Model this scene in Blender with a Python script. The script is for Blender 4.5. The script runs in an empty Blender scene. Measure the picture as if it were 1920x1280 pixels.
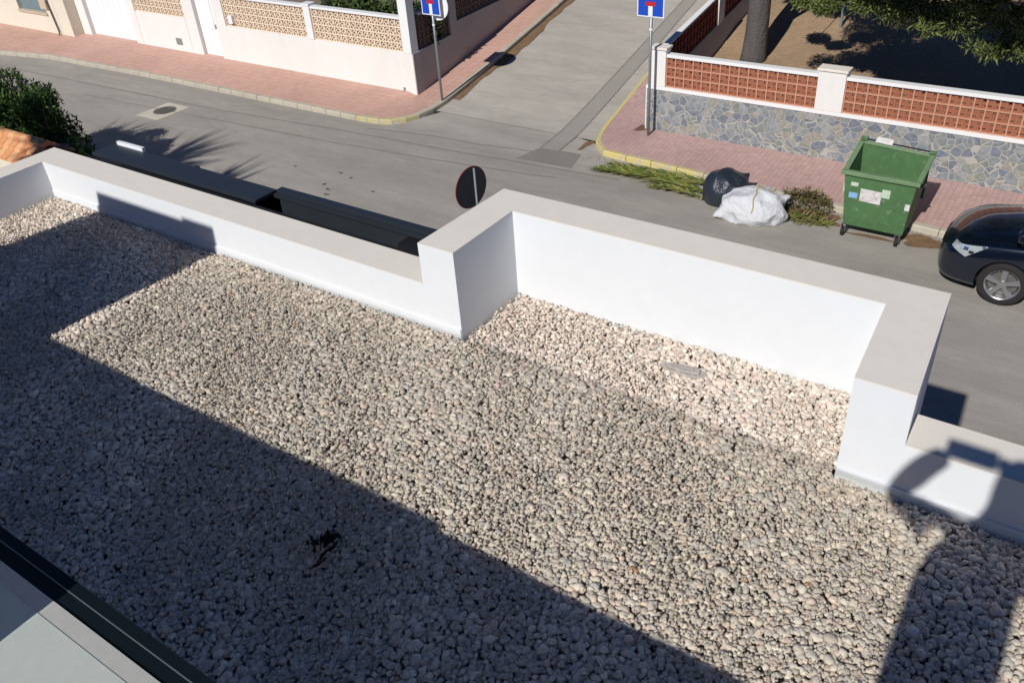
import bpy, math, random
import numpy as np
from mathutils import Vector, Matrix
from mathutils.bvhtree import BVHTree
random.seed(7); rng = np.random.default_rng(7)
SC = bpy.context.scene
COL = SC.collection

# ------------------------------------------------------------------ camera
CAM_Z = 7.42
cam = bpy.data.cameras.new('camera'); camo = bpy.data.objects.new('camera', cam); COL.objects.link(camo)
R_ = (0.82327705, 0.56404202, -0.06380822); U_ = (-0.27941061, 0.50052367, 0.81939353); F_ = (-0.49410991, 0.65675920, -0.56966898)
camo.matrix_world = Matrix(((R_[0], U_[0], -F_[0], 0), (R_[1], U_[1], -F_[1], 0), (R_[2], U_[2], -F_[2], CAM_Z), (0, 0, 0, 1)))
cam.sensor_width = 36; cam.lens = 1618.66 / 1920 * 36; cam.clip_start = 0.02; cam.clip_end = 2000
SC.camera = camo

# ------------------------------------------------------------------ light
SAZ, SEL = -0.017, 0.6667                       # heading the light travels to (from +Y towards +X), elevation
world = bpy.data.worlds.new("World"); SC.world = world; world.use_nodes = True
nt = world.node_tree; bg = nt.nodes['Background']
sky = nt.nodes.new('ShaderNodeTexSky'); sky.sky_type = 'NISHITA'; sky.sun_disc = False
sky.sun_elevation = SEL; sky.sun_rotation = math.pi + SAZ; sky.ozone_density = 2.5; sky.air_density = 0.7; sky.dust_density = 0.0
tint = nt.nodes.new('ShaderNodeMix'); tint.data_type = 'RGBA'; tint.blend_type = 'MULTIPLY'; tint.inputs[0].default_value = 1; tint.inputs[7].default_value = (.62, .86, 1.22, 1)   # a deeper blue winter sky
nt.links.new(sky.outputs[0], tint.inputs[6]); nt.links.new(tint.outputs[2], bg.inputs[0]); bg.inputs[1].default_value = 0.056
sun = bpy.data.lights.new('sun', 'SUN'); suno = bpy.data.objects.new('sun', sun); COL.objects.link(suno)
sun.energy = 5.0; sun.angle = math.radians(0.53); sun.color = (1.0, 0.965, 0.915)
sd = Vector((math.cos(SEL) * math.sin(SAZ), math.cos(SEL) * math.cos(SAZ), -math.sin(SEL)))
suno.rotation_euler = sd.to_track_quat('-Z', 'Y').to_euler(); suno.location = (0, -30, 40)
SC.view_settings.view_transform = 'Standard'; SC.view_settings.look = 'None'
SC.view_settings.exposure = -0.27; SC.view_settings.gamma = 1.0

# ------------------------------------------------------------------ materials
def mat(name, col, rough=0.8, metal=0.0, spec=0.3, noise=None, bump=None, attr=None, coat=0.0, col2=None, stretch=None):
    """noise: list of (scale, amount) value variation; bump: (scale, strength, distance)"""
    m = bpy.data.materials.new(name); m.use_nodes = True; t = m.node_tree; b = t.nodes['Principled BSDF']
    b.inputs['Roughness'].default_value = rough; b.inputs['Metallic'].default_value = metal
    b.inputs['Specular IOR Level'].default_value = spec; b.inputs['Coat Weight'].default_value = coat
    b.inputs['Coat Roughness'].default_value = 0.05
    N = t.nodes.new; L = t.links.new
    base = N('ShaderNodeRGB'); base.outputs[0].default_value = (*col, 1); cur = base.outputs[0]
    geo = N('ShaderNodeNewGeometry'); pos = geo.outputs['Position']
    if stretch:
        mp = N('ShaderNodeMapping'); mp.inputs['Scale'].default_value = stretch; L(pos, mp.inputs[0]); spos = mp.outputs[0]
    else: spos = pos
    if attr:
        a = N('ShaderNodeAttribute'); a.attribute_name = attr
        cur = a.outputs['Color']
    if col2 is not None:
        nz = N('ShaderNodeTexNoise'); nz.inputs['Scale'].default_value = col2[1]; nz.inputs['Detail'].default_value = 6
        L(spos, nz.inputs[0])
        cr = N('ShaderNodeMapRange'); cr.inputs[1].default_value = col2[2]; cr.inputs[2].default_value = col2[3]; L(nz.outputs[0], cr.inputs[0])
        mx = N('ShaderNodeMix'); mx.data_type = 'RGBA'; L(cr.outputs[0], mx.inputs[0]); L(cur, mx.inputs[6]); mx.inputs[7].default_value = (*col2[0], 1)
        cur = mx.outputs[2]
    for (s, a_) in (noise or []):
        nz = N('ShaderNodeTexNoise'); nz.inputs['Scale'].default_value = s; nz.inputs['Detail'].default_value = 5; nz.inputs['Roughness'].default_value = 0.65
        L(spos if s < 20 else pos, nz.inputs[0])
        mr = N('ShaderNodeMapRange'); mr.inputs[1].default_value = 0.25; mr.inputs[2].default_value = 0.75
        mr.inputs[3].default_value = 1 - a_; mr.inputs[4].default_value = 1 + a_; L(nz.outputs[0], mr.inputs[0])
        vm = N('ShaderNodeVectorMath'); vm.operation = 'SCALE'; L(cur, vm.inputs[0]); L(mr.outputs[0], vm.inputs['Scale']); cur = vm.outputs[0]
    L(cur, b.inputs['Base Color'])
    if bump:
        nz = N('ShaderNodeTexNoise'); nz.inputs['Scale'].default_value = bump[0]; nz.inputs['Detail'].default_value = 4; L(pos, nz.inputs[0])
        bp = N('ShaderNodeBump'); bp.inputs['Strength'].default_value = bump[1]; bp.inputs['Distance'].default_value = bump[2]
        L(nz.outputs[0], bp.inputs['Height']); L(bp.outputs[0], b.inputs['Normal'])
    return m

def pale_uphill(m, c):
    t = m.node_tree; b = t.nodes['Principled BSDF']; l = b.inputs['Base Color'].links[0]; src = l.from_socket; N = t.nodes.new; L = t.links.new
    geo = N('ShaderNodeNewGeometry'); sx = N('ShaderNodeSeparateXYZ'); L(geo.outputs['Position'], sx.inputs[0]); nz = N('ShaderNodeTexNoise'); nz.inputs['Scale'].default_value = .8; nz.inputs['Detail'].default_value = 6; L(geo.outputs['Position'], nz.inputs[0])
    ma = N('ShaderNodeMath'); ma.operation = 'MULTIPLY_ADD'; L(nz.outputs[0], ma.inputs[0]); ma.inputs[1].default_value = 3.0; L(sx.outputs[1], ma.inputs[2])
    mr = N('ShaderNodeMapRange'); mr.inputs[1].default_value = 15.6; mr.inputs[2].default_value = 18.2; L(ma.outputs[0], mr.inputs[0]); mr.interpolation_type = 'SMOOTHSTEP'
    v = N('ShaderNodeVectorMath'); v.operation = 'MULTIPLY'; L(src, v.inputs[0]); v.inputs[1].default_value = c
    mx = N('ShaderNodeMix'); mx.data_type = 'RGBA'; L(mr.outputs[0], mx.inputs[0]); L(src, mx.inputs[6]); L(v.outputs[0], mx.inputs[7]); L(mx.outputs[2], b.inputs['Base Color'])
def brick_mat(name, c1, c2, cm, w, h, mortar, rot=0.0, offset=0.5, noise=0.15, bumpd=0.003):
    m = bpy.data.materials.new(name); m.use_nodes = True; t = m.node_tree; b = t.nodes['Principled BSDF']; N = t.nodes.new; L = t.links.new
    geo = N('ShaderNodeNewGeometry'); mp = N('ShaderNodeMapping'); mp.inputs['Rotation'].default_value = (0, 0, rot); L(geo.outputs['Position'], mp.inputs[0])
    br = N('ShaderNodeTexBrick'); L(mp.outputs[0], br.inputs[0]); br.offset = offset
    br.inputs['Color1'].default_value = (*c1, 1); br.inputs['Color2'].default_value = (*c2, 1); br.inputs['Mortar'].default_value = (*cm, 1)
    br.inputs['Scale'].default_value = 1; br.inputs['Brick Width'].default_value = w; br.inputs['Row Height'].default_value = h
    br.inputs['Mortar Size'].default_value = mortar; br.inputs['Mortar Smooth'].default_value = 0.3
    cur = br.outputs[0]
    for s, a_ in ((0.7, noise), (6, noise * .8), (45, noise)):
        nz = N('ShaderNodeTexNoise'); nz.inputs['Scale'].default_value = s; nz.inputs['Detail'].default_value = 5; L(geo.outputs['Position'], nz.inputs[0])
        mr = N('ShaderNodeMapRange'); mr.inputs[1].default_value = .25; mr.inputs[2].default_value = .75; mr.inputs[3].default_value = 1 - a_; mr.inputs[4].default_value = 1 + a_; L(nz.outputs[0], mr.inputs[0])
        vm = N('ShaderNodeVectorMath'); vm.operation = 'SCALE'; L(cur, vm.inputs[0]); L(mr.outputs[0], vm.inputs['Scale']); cur = vm.outputs[0]
    L(cur, b.inputs['Base Color']); b.inputs['Roughness'].default_value = 0.85
    bp = N('ShaderNodeBump'); bp.inputs['Strength'].default_value = .5; bp.inputs['Distance'].default_value = bumpd; bp.invert = True
    L(br.outputs['Fac'], bp.inputs['Height']); L(bp.outputs[0], b.inputs['Normal'])
    return m

def voronoi_stone(name):
    m = bpy.data.materials.new(name); m.use_nodes = True; t = m.node_tree; b = t.nodes['Principled BSDF']; N = t.nodes.new; L = t.links.new
    geo = N('ShaderNodeNewGeometry')
    wn = N('ShaderNodeTexNoise'); wn.inputs['Scale'].default_value = 3.0; L(geo.outputs['Position'], wn.inputs[0])
    ws = N('ShaderNodeVectorMath'); ws.operation = 'SCALE'; ws.inputs['Scale'].default_value = .16; L(wn.outputs[1], ws.inputs[0])
    ad = N('ShaderNodeVectorMath'); ad.operation = 'ADD'; L(geo.outputs['Position'], ad.inputs[0]); L(ws.outputs[0], ad.inputs[1])
    mp = N('ShaderNodeMapping'); mp.inputs['Scale'].default_value = (1, 0, 1.15); mp.inputs['Rotation'].default_value = (0, .5, 0); L(ad.outputs[0], mp.inputs[0])
    v1 = N('ShaderNodeTexVoronoi'); v1.feature = 'F1'; v1.inputs['Scale'].default_value = 6.0; L(mp.outputs[0], v1.inputs[0])
    v2 = N('ShaderNodeTexVoronoi'); v2.feature = 'DISTANCE_TO_EDGE'; v2.inputs['Scale'].default_value = 6.0; L(mp.outputs[0], v2.inputs[0])
    sp = N('ShaderNodeSeparateColor'); L(v1.outputs['Color'], sp.inputs[0])
    cr = N('ShaderNodeValToRGB'); L(sp.outputs[0], cr.inputs[0]); e = cr.color_ramp; e.interpolation = 'CONSTANT'
    cols = [(0, (.215, .24, .26)), (.16, (.26, .28, .295)), (.3, (.17, .19, .225)), (.44, (.29, .275, .235)), (.56, (.225, .245, .25)), (.68, (.22, .24, .22)), (.78, (.31, .315, .305)), (.9, (.175, .205, .25))]
    e.elements[0].position = 0; e.elements[0].color = (*cols[0][1], 1); e.elements[1].position = cols[1][0]; e.elements[1].color = (*cols[1][1], 1)
    for p, c in cols[2:]:
        x = e.elements.new(p); x.color = (*c, 1)
    # whole wall: mottling that greys and browns it towards the street end
    nz = N('ShaderNodeTexNoise'); nz.inputs['Scale'].default_value = 16; nz.inputs['Detail'].default_value = 6; L(geo.outputs['Position'], nz.inputs[0])
    mr = N('ShaderNodeMapRange'); mr.inputs[1].default_value = .25; mr.inputs[2].default_value = .75; mr.inputs[3].default_value = .72; mr.inputs[4].default_value = 1.28; L(nz.outputs[0], mr.inputs[0])
    vm = N('ShaderNodeVectorMath'); vm.operation = 'SCALE'; L(cr.outputs[0], vm.inputs[0]); L(mr.outputs[0], vm.inputs['Scale'])
    mk = N('ShaderNodeMapRange'); mk.inputs[1].default_value = .035; mk.inputs[2].default_value = .06; mk.inputs[3].default_value = 1; mk.inputs[4].default_value = 0; L(v2.outputs[0], mk.inputs[0])
    mx = N('ShaderNodeMix'); mx.data_type = 'RGBA'; L(mk.outputs[0], mx.inputs[0]); L(vm.outputs[0], mx.inputs[6]); mx.inputs[7].default_value = (.41, .395, .36, 1)
    L(mx.outputs[2], b.inputs['Base Color']); b.inputs['Roughness'].default_value = .8
    bp = N('ShaderNodeBump'); bp.inputs['Strength'].default_value = .6; bp.inputs['Distance'].default_value = .022; bp.invert = True
    L(mk.outputs[0], bp.inputs['Height']); L(bp.outputs[0], b.inputs['Normal'])
    return m

M = {}
M['stucco'] = mat('white_stucco', (.735, .76, .785), .85, noise=[(1.5, .02), (9, .02)], bump=(300, .12, .001))
M['coping'] = mat('coping_render', (.77, .72, .645), .85, noise=[(1.2, .03), (12, .03), (160, .03)], bump=(220, .15, .001))
M['house_white'] = mat('house_white', (.78, .76, .725), .85, noise=[(.8, .04), (6, .03)], bump=(90, .2, .003), stretch=(1, 1, .4))
M['trim_white'] = mat('trim_white', (.80, .80, .79), .7, noise=[(3, .03)])
M['house_cream'] = mat('house_cream', (.72, .66, .54), .85, noise=[(.8, .05), (8, .04)], bump=(90, .2, .003))
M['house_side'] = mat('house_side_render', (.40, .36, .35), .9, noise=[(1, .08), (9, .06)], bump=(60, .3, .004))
M['lattice_beige'] = mat('breeze_block_beige', (.78, .64, .49), .85, noise=[(5, .12), (40, .08)])
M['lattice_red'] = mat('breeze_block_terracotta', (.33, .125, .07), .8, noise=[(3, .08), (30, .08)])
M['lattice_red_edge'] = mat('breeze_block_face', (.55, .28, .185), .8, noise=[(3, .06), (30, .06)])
M['lattice_dark'] = mat('breeze_block_brown', (.17, .115, .095), .85, noise=[(3, .1)])  # the side wall's shade is put into this darker block colour
M['lattice_maroon'] = mat('breeze_block_maroon', (.30, .085, .05), .85, noise=[(3, .1)])  # darkened terracotta, shade of the return wall's inner side in the colour
M['asphalt'] = mat('asphalt', (.335, .312, .277), .9, noise=[(.22, .13), (1.1, .13), (5, .08), (28, .10), (70, .16), (260, .12)], bump=(220, .5, .004), col2=((.385, .357, .315), .5, .5, .75), stretch=(.45, 1.5, 1))
pale_uphill(M['asphalt'], (1.24, 1.24, 1.22))
M['asphalt_side'] = mat('asphalt_worn', (.44, .41, .355), .9, noise=[(.3, .07), (2.2, .06), (28, .08), (70, .14), (260, .1)], bump=(220, .5, .004), stretch=(1.6, .35, 1))
M['asphalt_dark'] = mat('asphalt_patch', (.24, .225, .20), .9, noise=[(1.5, .08), (60, .1), (260, .1)], bump=(220, .4, .003))
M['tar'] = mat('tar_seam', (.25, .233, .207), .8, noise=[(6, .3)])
M['pave_left'] = brick_mat('pavement_tiles_red', (.56, .345, .275), (.53, .325, .26), (.46, .29, .235), .2, .2, .010, 0, 0.0, .10)
M['pave_right'] = brick_mat('pavement_tiles_mauve', (.53, .345, .31), (.45, .30, .28), (.41, .275, .25), .1, .1, .012, 0, 0.0, .12)
M['kerb'] = mat('kerb_concrete', (.46, .42, .34), .9, noise=[(1.2, .12), (9, .12), (60, .1)], bump=(60, .4, .004))
M['kerb_yellow'] = mat('kerb_yellow_paint', (.60, .51, .20), .75, noise=[(9, .12)], col2=((.47, .42, .31), 9, .48, .62))
M['kerb_worn'] = mat('kerb_worn_yellow', (.52, .45, .22), .8, noise=[(6, .15)], col2=((.46, .42, .33), 6, .45, .55))
M['soil'] = mat('garden_soil', (.36, .25, .155), .95, noise=[(.8, .12), (7, .15), (50, .2)], bump=(25, .8, .03))
M['ground'] = mat('ground_earth', (.22, .18, .13), .95, noise=[(.1, .15), (3, .1)])
M['concrete'] = mat('concrete_collar', (.56, .52, .43), .9, noise=[(3, .1), (30, .1)], bump=(80, .3, .003))
M['iron'] = mat('cast_iron', (.16, .145, .135), .6, .3, noise=[(20, .2)], bump=(60, .5, .004))
M['rust'] = mat('rusty_plate', (.16, .09, .06), .8, noise=[(20, .2)])
M['zinc'] = mat('galvanised_pole', (.33, .36, .38), .45, .6, noise=[(4, .08)])
M['pole_dull'] = mat('dull_grey_pole', (.20, .23, .25), .6, .3, noise=[(4, .1)])
M['red_dull'] = mat('faded_red', (.25, .03, .035), .6)
M['blue'] = mat('sign_blue', (.01, .07, .50), .45, spec=.5)
M['white_paint'] = mat('sign_white', (.80, .82, .84), .5)
M['red'] = mat('sign_red', (.50, .02, .03), .5)
M['sign_back'] = mat('sign_back', (.045, .05, .06), .5, .4, noise=[(8, .15)])
M['anthracite'] = mat('anthracite_metal', (.035, .042, .052), .38, .3, spec=.5, noise=[(2, .1)])
M['anthracite2'] = mat('anthracite_inner', (.018, .019, .022), .5, .2, noise=[(2, .1)])
M['channel_black'] = mat('channel_black', (.008, .013, .018), .5, spec=.15)
M['terracotta'] = mat('terracotta_tile', (.66, .30, .12), .8, noise=[(6, .18), (30, .1)], bump=(60, .3, .003))
M['tile_attr'] = mat('roof_tile_tones', (.6, .3, .12), .8, attr='tone', noise=[(25, .12)], bump=(60, .3, .003))
M['stone'] = mat('gravel_stones', (.5, .5, .5), .9, spec=.2, attr='tone', noise=[(45, .10), (200, .12)], bump=(150, .5, .004))
M['gravel_bed'] = mat('gravel_bed', (.36, .32, .27), .95, noise=[(60, .3)])
M['bark'] = mat('bark', (.105, .095, .092), .95, noise=[(3, .15), (14, .2)], bump=(18, 1, .03), stretch=(1, 1, .25))  # darkened for the shade another crown casts on the garden trunk
M['leaf_dark'] = mat('leaf_cypress', (.04, .085, .022), .7, attr='tone')
M['leaf_tone'] = mat('leaf_tones', (.05, .1, .02), .65, attr='tone')
M['bin_green'] = mat('bin_green_plastic', (.075, .165, .066), .6, spec=.35, noise=[(1.5, .14), (8, .14)], col2=((.22, .27, .18), 11, .62, .74), bump=(30, .1, .003))
M['bin_lid'] = mat('bin_lid_plastic', (.075, .17, .066), .6, spec=.4, noise=[(2, .12), (12, .1)])
M['bin_rim'] = mat('bin_rim_scuffed', (.16, .25, .13), .65, noise=[(3, .15), (20, .15)])
M['rubber'] = mat('rubber', (.022, .021, .021), .75)
M['steel_dark'] = mat('castor_steel', (.22, .21, .2), .5, .6)
M['sticker'] = mat('sticker_white', (.66, .64, .62), .6, noise=[(12, .12)], col2=((.50, .42, .45), 14, .52, .62))
M['sticker_pale'] = mat('sticker_green', (.50, .60, .47), .6, noise=[(20, .2)])
M['sticker_blue'] = mat('sticker_blue', (.24, .42, .66), .6, noise=[(14, .2)])
M['bag_black'] = mat('bag_black', (.018, .026, .038), .32, spec=.6, noise=[(8, .2)], bump=(22, .6, .03))
M['bag_white'] = mat('bag_white', (.60, .61, .64), .6, noise=[(6, .06)], bump=(14, .7, .05))
M['strap'] = mat('raffia_strap', (.45, .38, .22), .8)
M['car'] = mat('car_navy_paint', (.003, .008, .020), .22, .3, spec=.6, coat=1.0)
M['car_black'] = mat('car_black_trim', (.012, .012, .013), .5)
M['glass_dark'] = mat('car_glass', (.01, .012, .015), .05, spec=.8, coat=.6)
M['alloy'] = mat('alloy_wheel', (.42, .42, .43), .3, .8)
M['lamp'] = mat('headlight_lens', (.42, .46, .47), .12, .2, spec=.8, coat=1, noise=[(30, .3)])
M['chrome'] = mat('chrome', (.8, .8, .82), .12, 1)
M['terrace'] = mat('terrace_tile', (.60, .64, .61), .7, noise=[(2, .04), (30, .05), (300, .06)], bump=(150, .2, .001))
M['edge_tile'] = mat('terrace_edge_tile', (.56, .55, .53), .7, noise=[(3, .06), (40, .06)])
M['cable_grey'] = mat('grey_plastic', (.25, .25, .25), .6)
M['window'] = mat('window_shutter', (.17, .23, .25), .5, noise=[(6, .15)])
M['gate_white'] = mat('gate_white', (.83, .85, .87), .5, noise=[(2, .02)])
M['shade_cream'] = mat('lintel_cream', (.55, .45, .33), .8, noise=[(5, .1)])
M['skin'] = mat('skin', (.55, .33, .23), .5); M['hair'] = mat('hair', (.05, .03, .02), .6)
M['shirt'] = mat('shirt_grey', (.2, .22, .26), .9); M['jeans'] = mat('jeans', (.05, .08, .16), .9)
M['weed'] = mat('dry_weed', (.2, .15, .08), .9, attr='tone')
M['leaf_litter'] = mat('dead_leaf', (.02, .017, .012), .9)
M['dirt'] = mat('dirt', (.20, .125, .07), .95, noise=[(4, .25), (30, .25)])
M['oil'] = mat('oil_stain', (.085, .08, .075), .8, noise=[(20, .2)])
M['cement'] = mat('cement_lump', (.44, .405, .375), .9, noise=[(20, .18), (90, .15)], bump=(70, .8, .012))
g = bpy.data.materials.new('tinted_glass'); g.use_nodes = True; t = g.node_tree; t.nodes.clear()
o_ = t.nodes.new('ShaderNodeOutputMaterial'); tr = t.nodes.new('ShaderNodeBsdfTransparent'); tr.inputs[0].default_value = (.90, .91, .885, 1)
gl = t.nodes.new('ShaderNodeBsdfGlossy'); gl.inputs['Roughness'].default_value = .02; fr = t.nodes.new('ShaderNodeFresnel'); fr.inputs[0].default_value = 1.45
mx = t.nodes.new('ShaderNodeMixShader'); t.links.new(fr.outputs[0], mx.inputs[0]); t.links.new(tr.outputs[0], mx.inputs[1]); t.links.new(gl.outputs[0], mx.inputs[2]); t.links.new(mx.outputs[0], o_.inputs[0])
M['glass'] = g
M['stonewall'] = voronoi_stone('crazy_paving_stone')

# ------------------------------------------------------------------ mesh helpers
class MB:
    def __init__(s): s.v = []; s.f = []; s.t = []
    def add(s, vs, fs, tone=None):
        b = len(s.v); s.v += [tuple(p) for p in vs]; s.f += [tuple(i + b for i in f) for f in fs]; s.t += [tone] * len(fs); return s
    def box(s, x0, x1, y0, y1, z0, z1, tone=None):
        return s.prism([(x0, y0), (x1, y0), (x1, y1), (x0, y1)], z0, z1, tone)
    def prism(s, poly, z0, z1, tone=None):
        n = len(poly); za = z0 if callable(z0) else (lambda x, y: z0); zb = z1 if callable(z1) else (lambda x, y: z1)
        vs = [(x, y, za(x, y)) for x, y in poly] + [(x, y, zb(x, y)) for x, y in poly]
        fs = [tuple(reversed(range(n))), tuple(range(n, 2 * n))] + [(i, (i + 1) % n, n + (i + 1) % n, n + i) for i in range(n)]
        return s.add(vs, fs, tone)
    def hexa(s, c8, tone=None):      # 4 bottom, 4 top
        return s.add(c8, [(3, 2, 1, 0), (4, 5, 6, 7), (0, 1, 5, 4), (1, 2, 6, 5), (2, 3, 7, 6), (3, 0, 4, 7)], tone)
    def tube(s, pts, r, n=10, cap=True, tone=None):
        pts = [Vector(p) for p in pts]; rs = r if isinstance(r, (list, tuple)) else [r] * len(pts); vs = []; fs = []
        for i, p in enumerate(pts):
            d = (pts[min(i + 1, len(pts) - 1)] - pts[max(i - 1, 0)]).normalized()
            a = d.orthogonal().normalized() if i == 0 else (a - d * a.dot(d)).normalized(); b = d.cross(a)
            for k in range(n):
                q = 2 * math.pi * k / n; vs.append(p + (a * math.cos(q) + b * math.sin(q)) * rs[i])
        for i in range(len(pts) - 1):
            for k in range(n): fs.append((i * n + k, i * n + (k + 1) % n, (i + 1) * n + (k + 1) % n, (i + 1) * n + k))
        if cap: fs.append(tuple(reversed(range(n)))); fs.append(tuple(range((len(pts) - 1) * n, len(pts) * n)))
        return s.add(vs, fs, tone)
    def build(s, name, m, parent=None, smooth=False, loc=None, bevel=None):
        me = bpy.data.meshes.new(name); L0 = Vector(loc) if loc else Vector((0, 0, 0))
        me.from_pydata([(p[0] - L0[0], p[1] - L0[1], p[2] - L0[2]) for p in s.v], [], s.f); me.update()
        if any(x is not None for x in s.t):
            at = me.attributes.new('tone', 'FLOAT_COLOR', 'FACE')
            arr = np.array([(*(x or (.5, .5, .5)), 1) for x in s.t], dtype=np.float32); at.data.foreach_set('color', arr.ravel())
        o = bpy.data.objects.new(name, me); COL.objects.link(o); me.materials.append(m if not isinstance(m, str) else M[m])
        if smooth: me.polygons.foreach_set('use_smooth', [True] * len(me.polygons))
        if loc: o.location = L0
        if parent:
            o.parent = parent
            w = Vector((0, 0, 0)); q = parent
            while q: w += Vector(q.location); q = q.parent
            o.location = L0 - w
        if bevel:
            b = o.modifiers.new('bevel', 'BEVEL'); b.width = bevel; b.segments = 2; b.limit_method = 'ANGLE'; b.angle_limit = .6
        return o
def tag(o, label=None, cat=None, group=None, kind=None):
    if label: o['label'] = label
    if cat: o['category'] = cat
    if group: o['group'] = group
    if kind: o['kind'] = kind
    return o
def empty(name, loc, label=None, cat=None, group=None):
    o = bpy.data.objects.new(name, None); COL.objects.link(o); o.location = loc; o.empty_display_size = .2
    return tag(o, label, cat, group)
def struct(mb, name, m, label, smooth=False):
    return tag(mb.build(name, m, smooth=smooth), label, None, None, 'structure')
def rise(x, y):   # the side street climbs away from the junction
    if y < 15.7: return 0.0
    return .155 * (y - 15.7)**2 / (y - 15.7 + .8)
def sheet(poly, z, res=None):
    """flat or draped sheet from polygon"""
    mb = MB(); mb.add([(x, y, (z(x, y) if callable(z) else z)) for x, y in poly], [tuple(range(len(poly)))]); return mb

# ------------------------------------------------------------------ setting: ground, roads, pavements
struct(sheet([(-300, -200), (300, -200), (300, 400), (-300, 400)], -.06), 'ground', 'ground', 'bare earth ground under and beyond the streets')
struct(sheet([(-120, 3.2), (80, 3.2), (80, 14.2), (8, 14.3), (-2.3, 14.95), (-7.7, 15.4), (-9.6, 15.9), (-13.6, 15.9), (-14.0, 14.9), (-14.6, 14.7), (-120, 14.7)], 0), 'road', 'asphalt', 'grey worn asphalt main street crossing the picture')
sr = MB(); ys = np.arange(15.9, 60, .5)
vs = []; fs = []
for i, y in enumerate(ys):
    dx = -.057 * (y - 16.3)
    for xx in (-13.8 + dx * .9, -9.2 + dx): vs.append((xx, y, rise(0, y)))
    if i: fs.append((2 * i - 2, 2 * i - 1, 2 * i + 1, 2 * i))
sr.add(vs, fs); struct(sr, 'side_road', 'asphalt', 'paler asphalt side street climbing away from the junction')

def strip(path, w0, w1, zf, name, m, label):
    mb = MB(); mb.add([(x, y, zf(x, y)) for x, y in path], [tuple(range(len(path)))]); return struct(mb, name, m, label)
# repair patch and trench line in the road, laid 4 mm proud
strip([(-10.28, 14.33), (-8.93, 14.40), (-9.12, 15.13), (-10.13, 15.06)], 0, 0, lambda x, y: .004, 'road_patch', 'asphalt_dark', 'dark square asphalt repair at the mouth of the side street')
tl = MB(); vs = []; fs = []
yy = np.arange(15.06, 34, .5)
for i, y in enumerate(yy):
    x0 = -10.14 - .075 * (y - 15.06); w = .5 - .012 * (y - 15); z = rise(0, y) + .005 if y > 15.9 else (.005 + rise(0, y))
    vs += [(x0, y, z), (x0 + w, y, z)]
    if i: fs.append((2 * i - 2, 2 * i - 1, 2 * i + 1, 2 * i))
tl.add(vs, fs)
M['trench'] = mat('trench_asphalt', (.325, .303, .268), .9, noise=[(1, .08), (60, .1), (260, .1)], bump=(220, .4, .003))
strip([(-26, 14.15), (-18, 14.2), (-14.9, 14.3), (-14.4, 14.45), (-14.5, 14.54), (-15.2, 14.51), (-24, 14.48), (-26, 14.42)], 0, 0, lambda x, y: .004, 'gutter_stain', 'trench', 'darker dirty gutter along the left kerb')
for off, dy in ((-.0, 0), (.47, 0)):
    ml = MB(); vs = []; fs = []
    for i, y in enumerate(yy):
        x0 = -10.14 - .075 * (y - 15.06) + off * (1 - .024 * (y - 15)); vs += [(x0, y, rise(0, y) + .009), (x0 + .035, y, rise(0, y) + .009)]
        if i: fs.append((2 * i - 2, 2 * i - 1, 2 * i + 1, 2 * i))
    ml.add(vs, fs); struct(ml, 'tar_seam', 'tar', 'thin dark seam along the edge of the trench repair')
ml = MB(); vs = []; fs = []; rq = random.Random(6)
for i, y in enumerate(np.arange(16.6, 30, .3)):
    x0 = -13.76 - .057 * (y - 16.3) + .07; w_ = .08 + .10 * rq.random() + (.12 if 18.6 < y < 21 else 0); vs += [(x0 - .1, y, rise(0, y) + .012), (x0 + w_, y, rise(0, y) + .012)]
    if i: fs.append((2 * i - 2, 2 * i - 1, 2 * i + 1, 2 * i))
ml.add(vs, fs); struct(ml, 'dirt_patch', 'dirt', 'brown dirt collected along the kerb of the side street')
struct(tl, 'trench_patch', 'trench', 'long darker trench repair running up the side street')
for k, (pts, w) in enumerate([([(-30, 13.2), (-19, 13.55), (-14.8, 13.9), (-12.5, 14.0), (-9.0, 14.25), (-7.6, 14.35)], .05), ([(-24, 12.7), (-15, 13.2), (-12, 13.45), (-9.5, 13.75), (-8.9, 13.85)], .04), ([(-14.6, 14.25), (-12.8, 14.55), (-11.5, 14.6), (-9.9, 14.85)], .03)]):  # thin dark strips laid along the main street
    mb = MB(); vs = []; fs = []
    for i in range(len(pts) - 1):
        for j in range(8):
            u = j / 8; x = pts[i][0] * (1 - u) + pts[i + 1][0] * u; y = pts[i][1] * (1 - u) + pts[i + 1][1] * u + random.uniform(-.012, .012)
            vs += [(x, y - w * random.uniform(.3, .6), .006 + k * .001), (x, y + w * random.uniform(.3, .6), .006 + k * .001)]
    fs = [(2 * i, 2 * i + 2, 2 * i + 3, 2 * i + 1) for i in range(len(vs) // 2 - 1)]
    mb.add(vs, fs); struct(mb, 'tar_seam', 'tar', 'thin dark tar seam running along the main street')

def blob(cx, cy, rx, ry, z, n=26, rough=.35, rot=0, seed=0):
    rs = random.Random(seed); ph = [rs.uniform(0, 6.28) for _ in range(4)]; P = []
    for i in range(n):
        a = 2 * math.pi * i / n; r = 1 + rough * (math.sin(3 * a + ph[0]) * .4 + math.sin(5 * a + ph[1]) * .35 + math.sin(2 * a + ph[2]) * .4 + rs.uniform(-.2, .2))
        x = rx * r * math.cos(a); y = ry * r * math.sin(a); P.append((cx + x * math.cos(rot) - y * math.sin(rot), cy + x * math.sin(rot) + y * math.cos(rot)))
    return sheet(P, z)
struct(blob(-1.95, 14.42, .42, .2, .008, seed=1), 'dirt_patch', 'dirt', 'brown soil washed up at the kerb beside the car')
struct(blob(-2.75, 14.2, .35, .06, .008, seed=9), 'dirt_patch', 'dirt', 'thin brown soil under the green bin')
struct(blob(-9.28, 15.62, .07, .32, .008, seed=2), 'dirt_patch', 'dirt', 'brown leaf dirt along the rounded yellow kerb')
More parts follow.
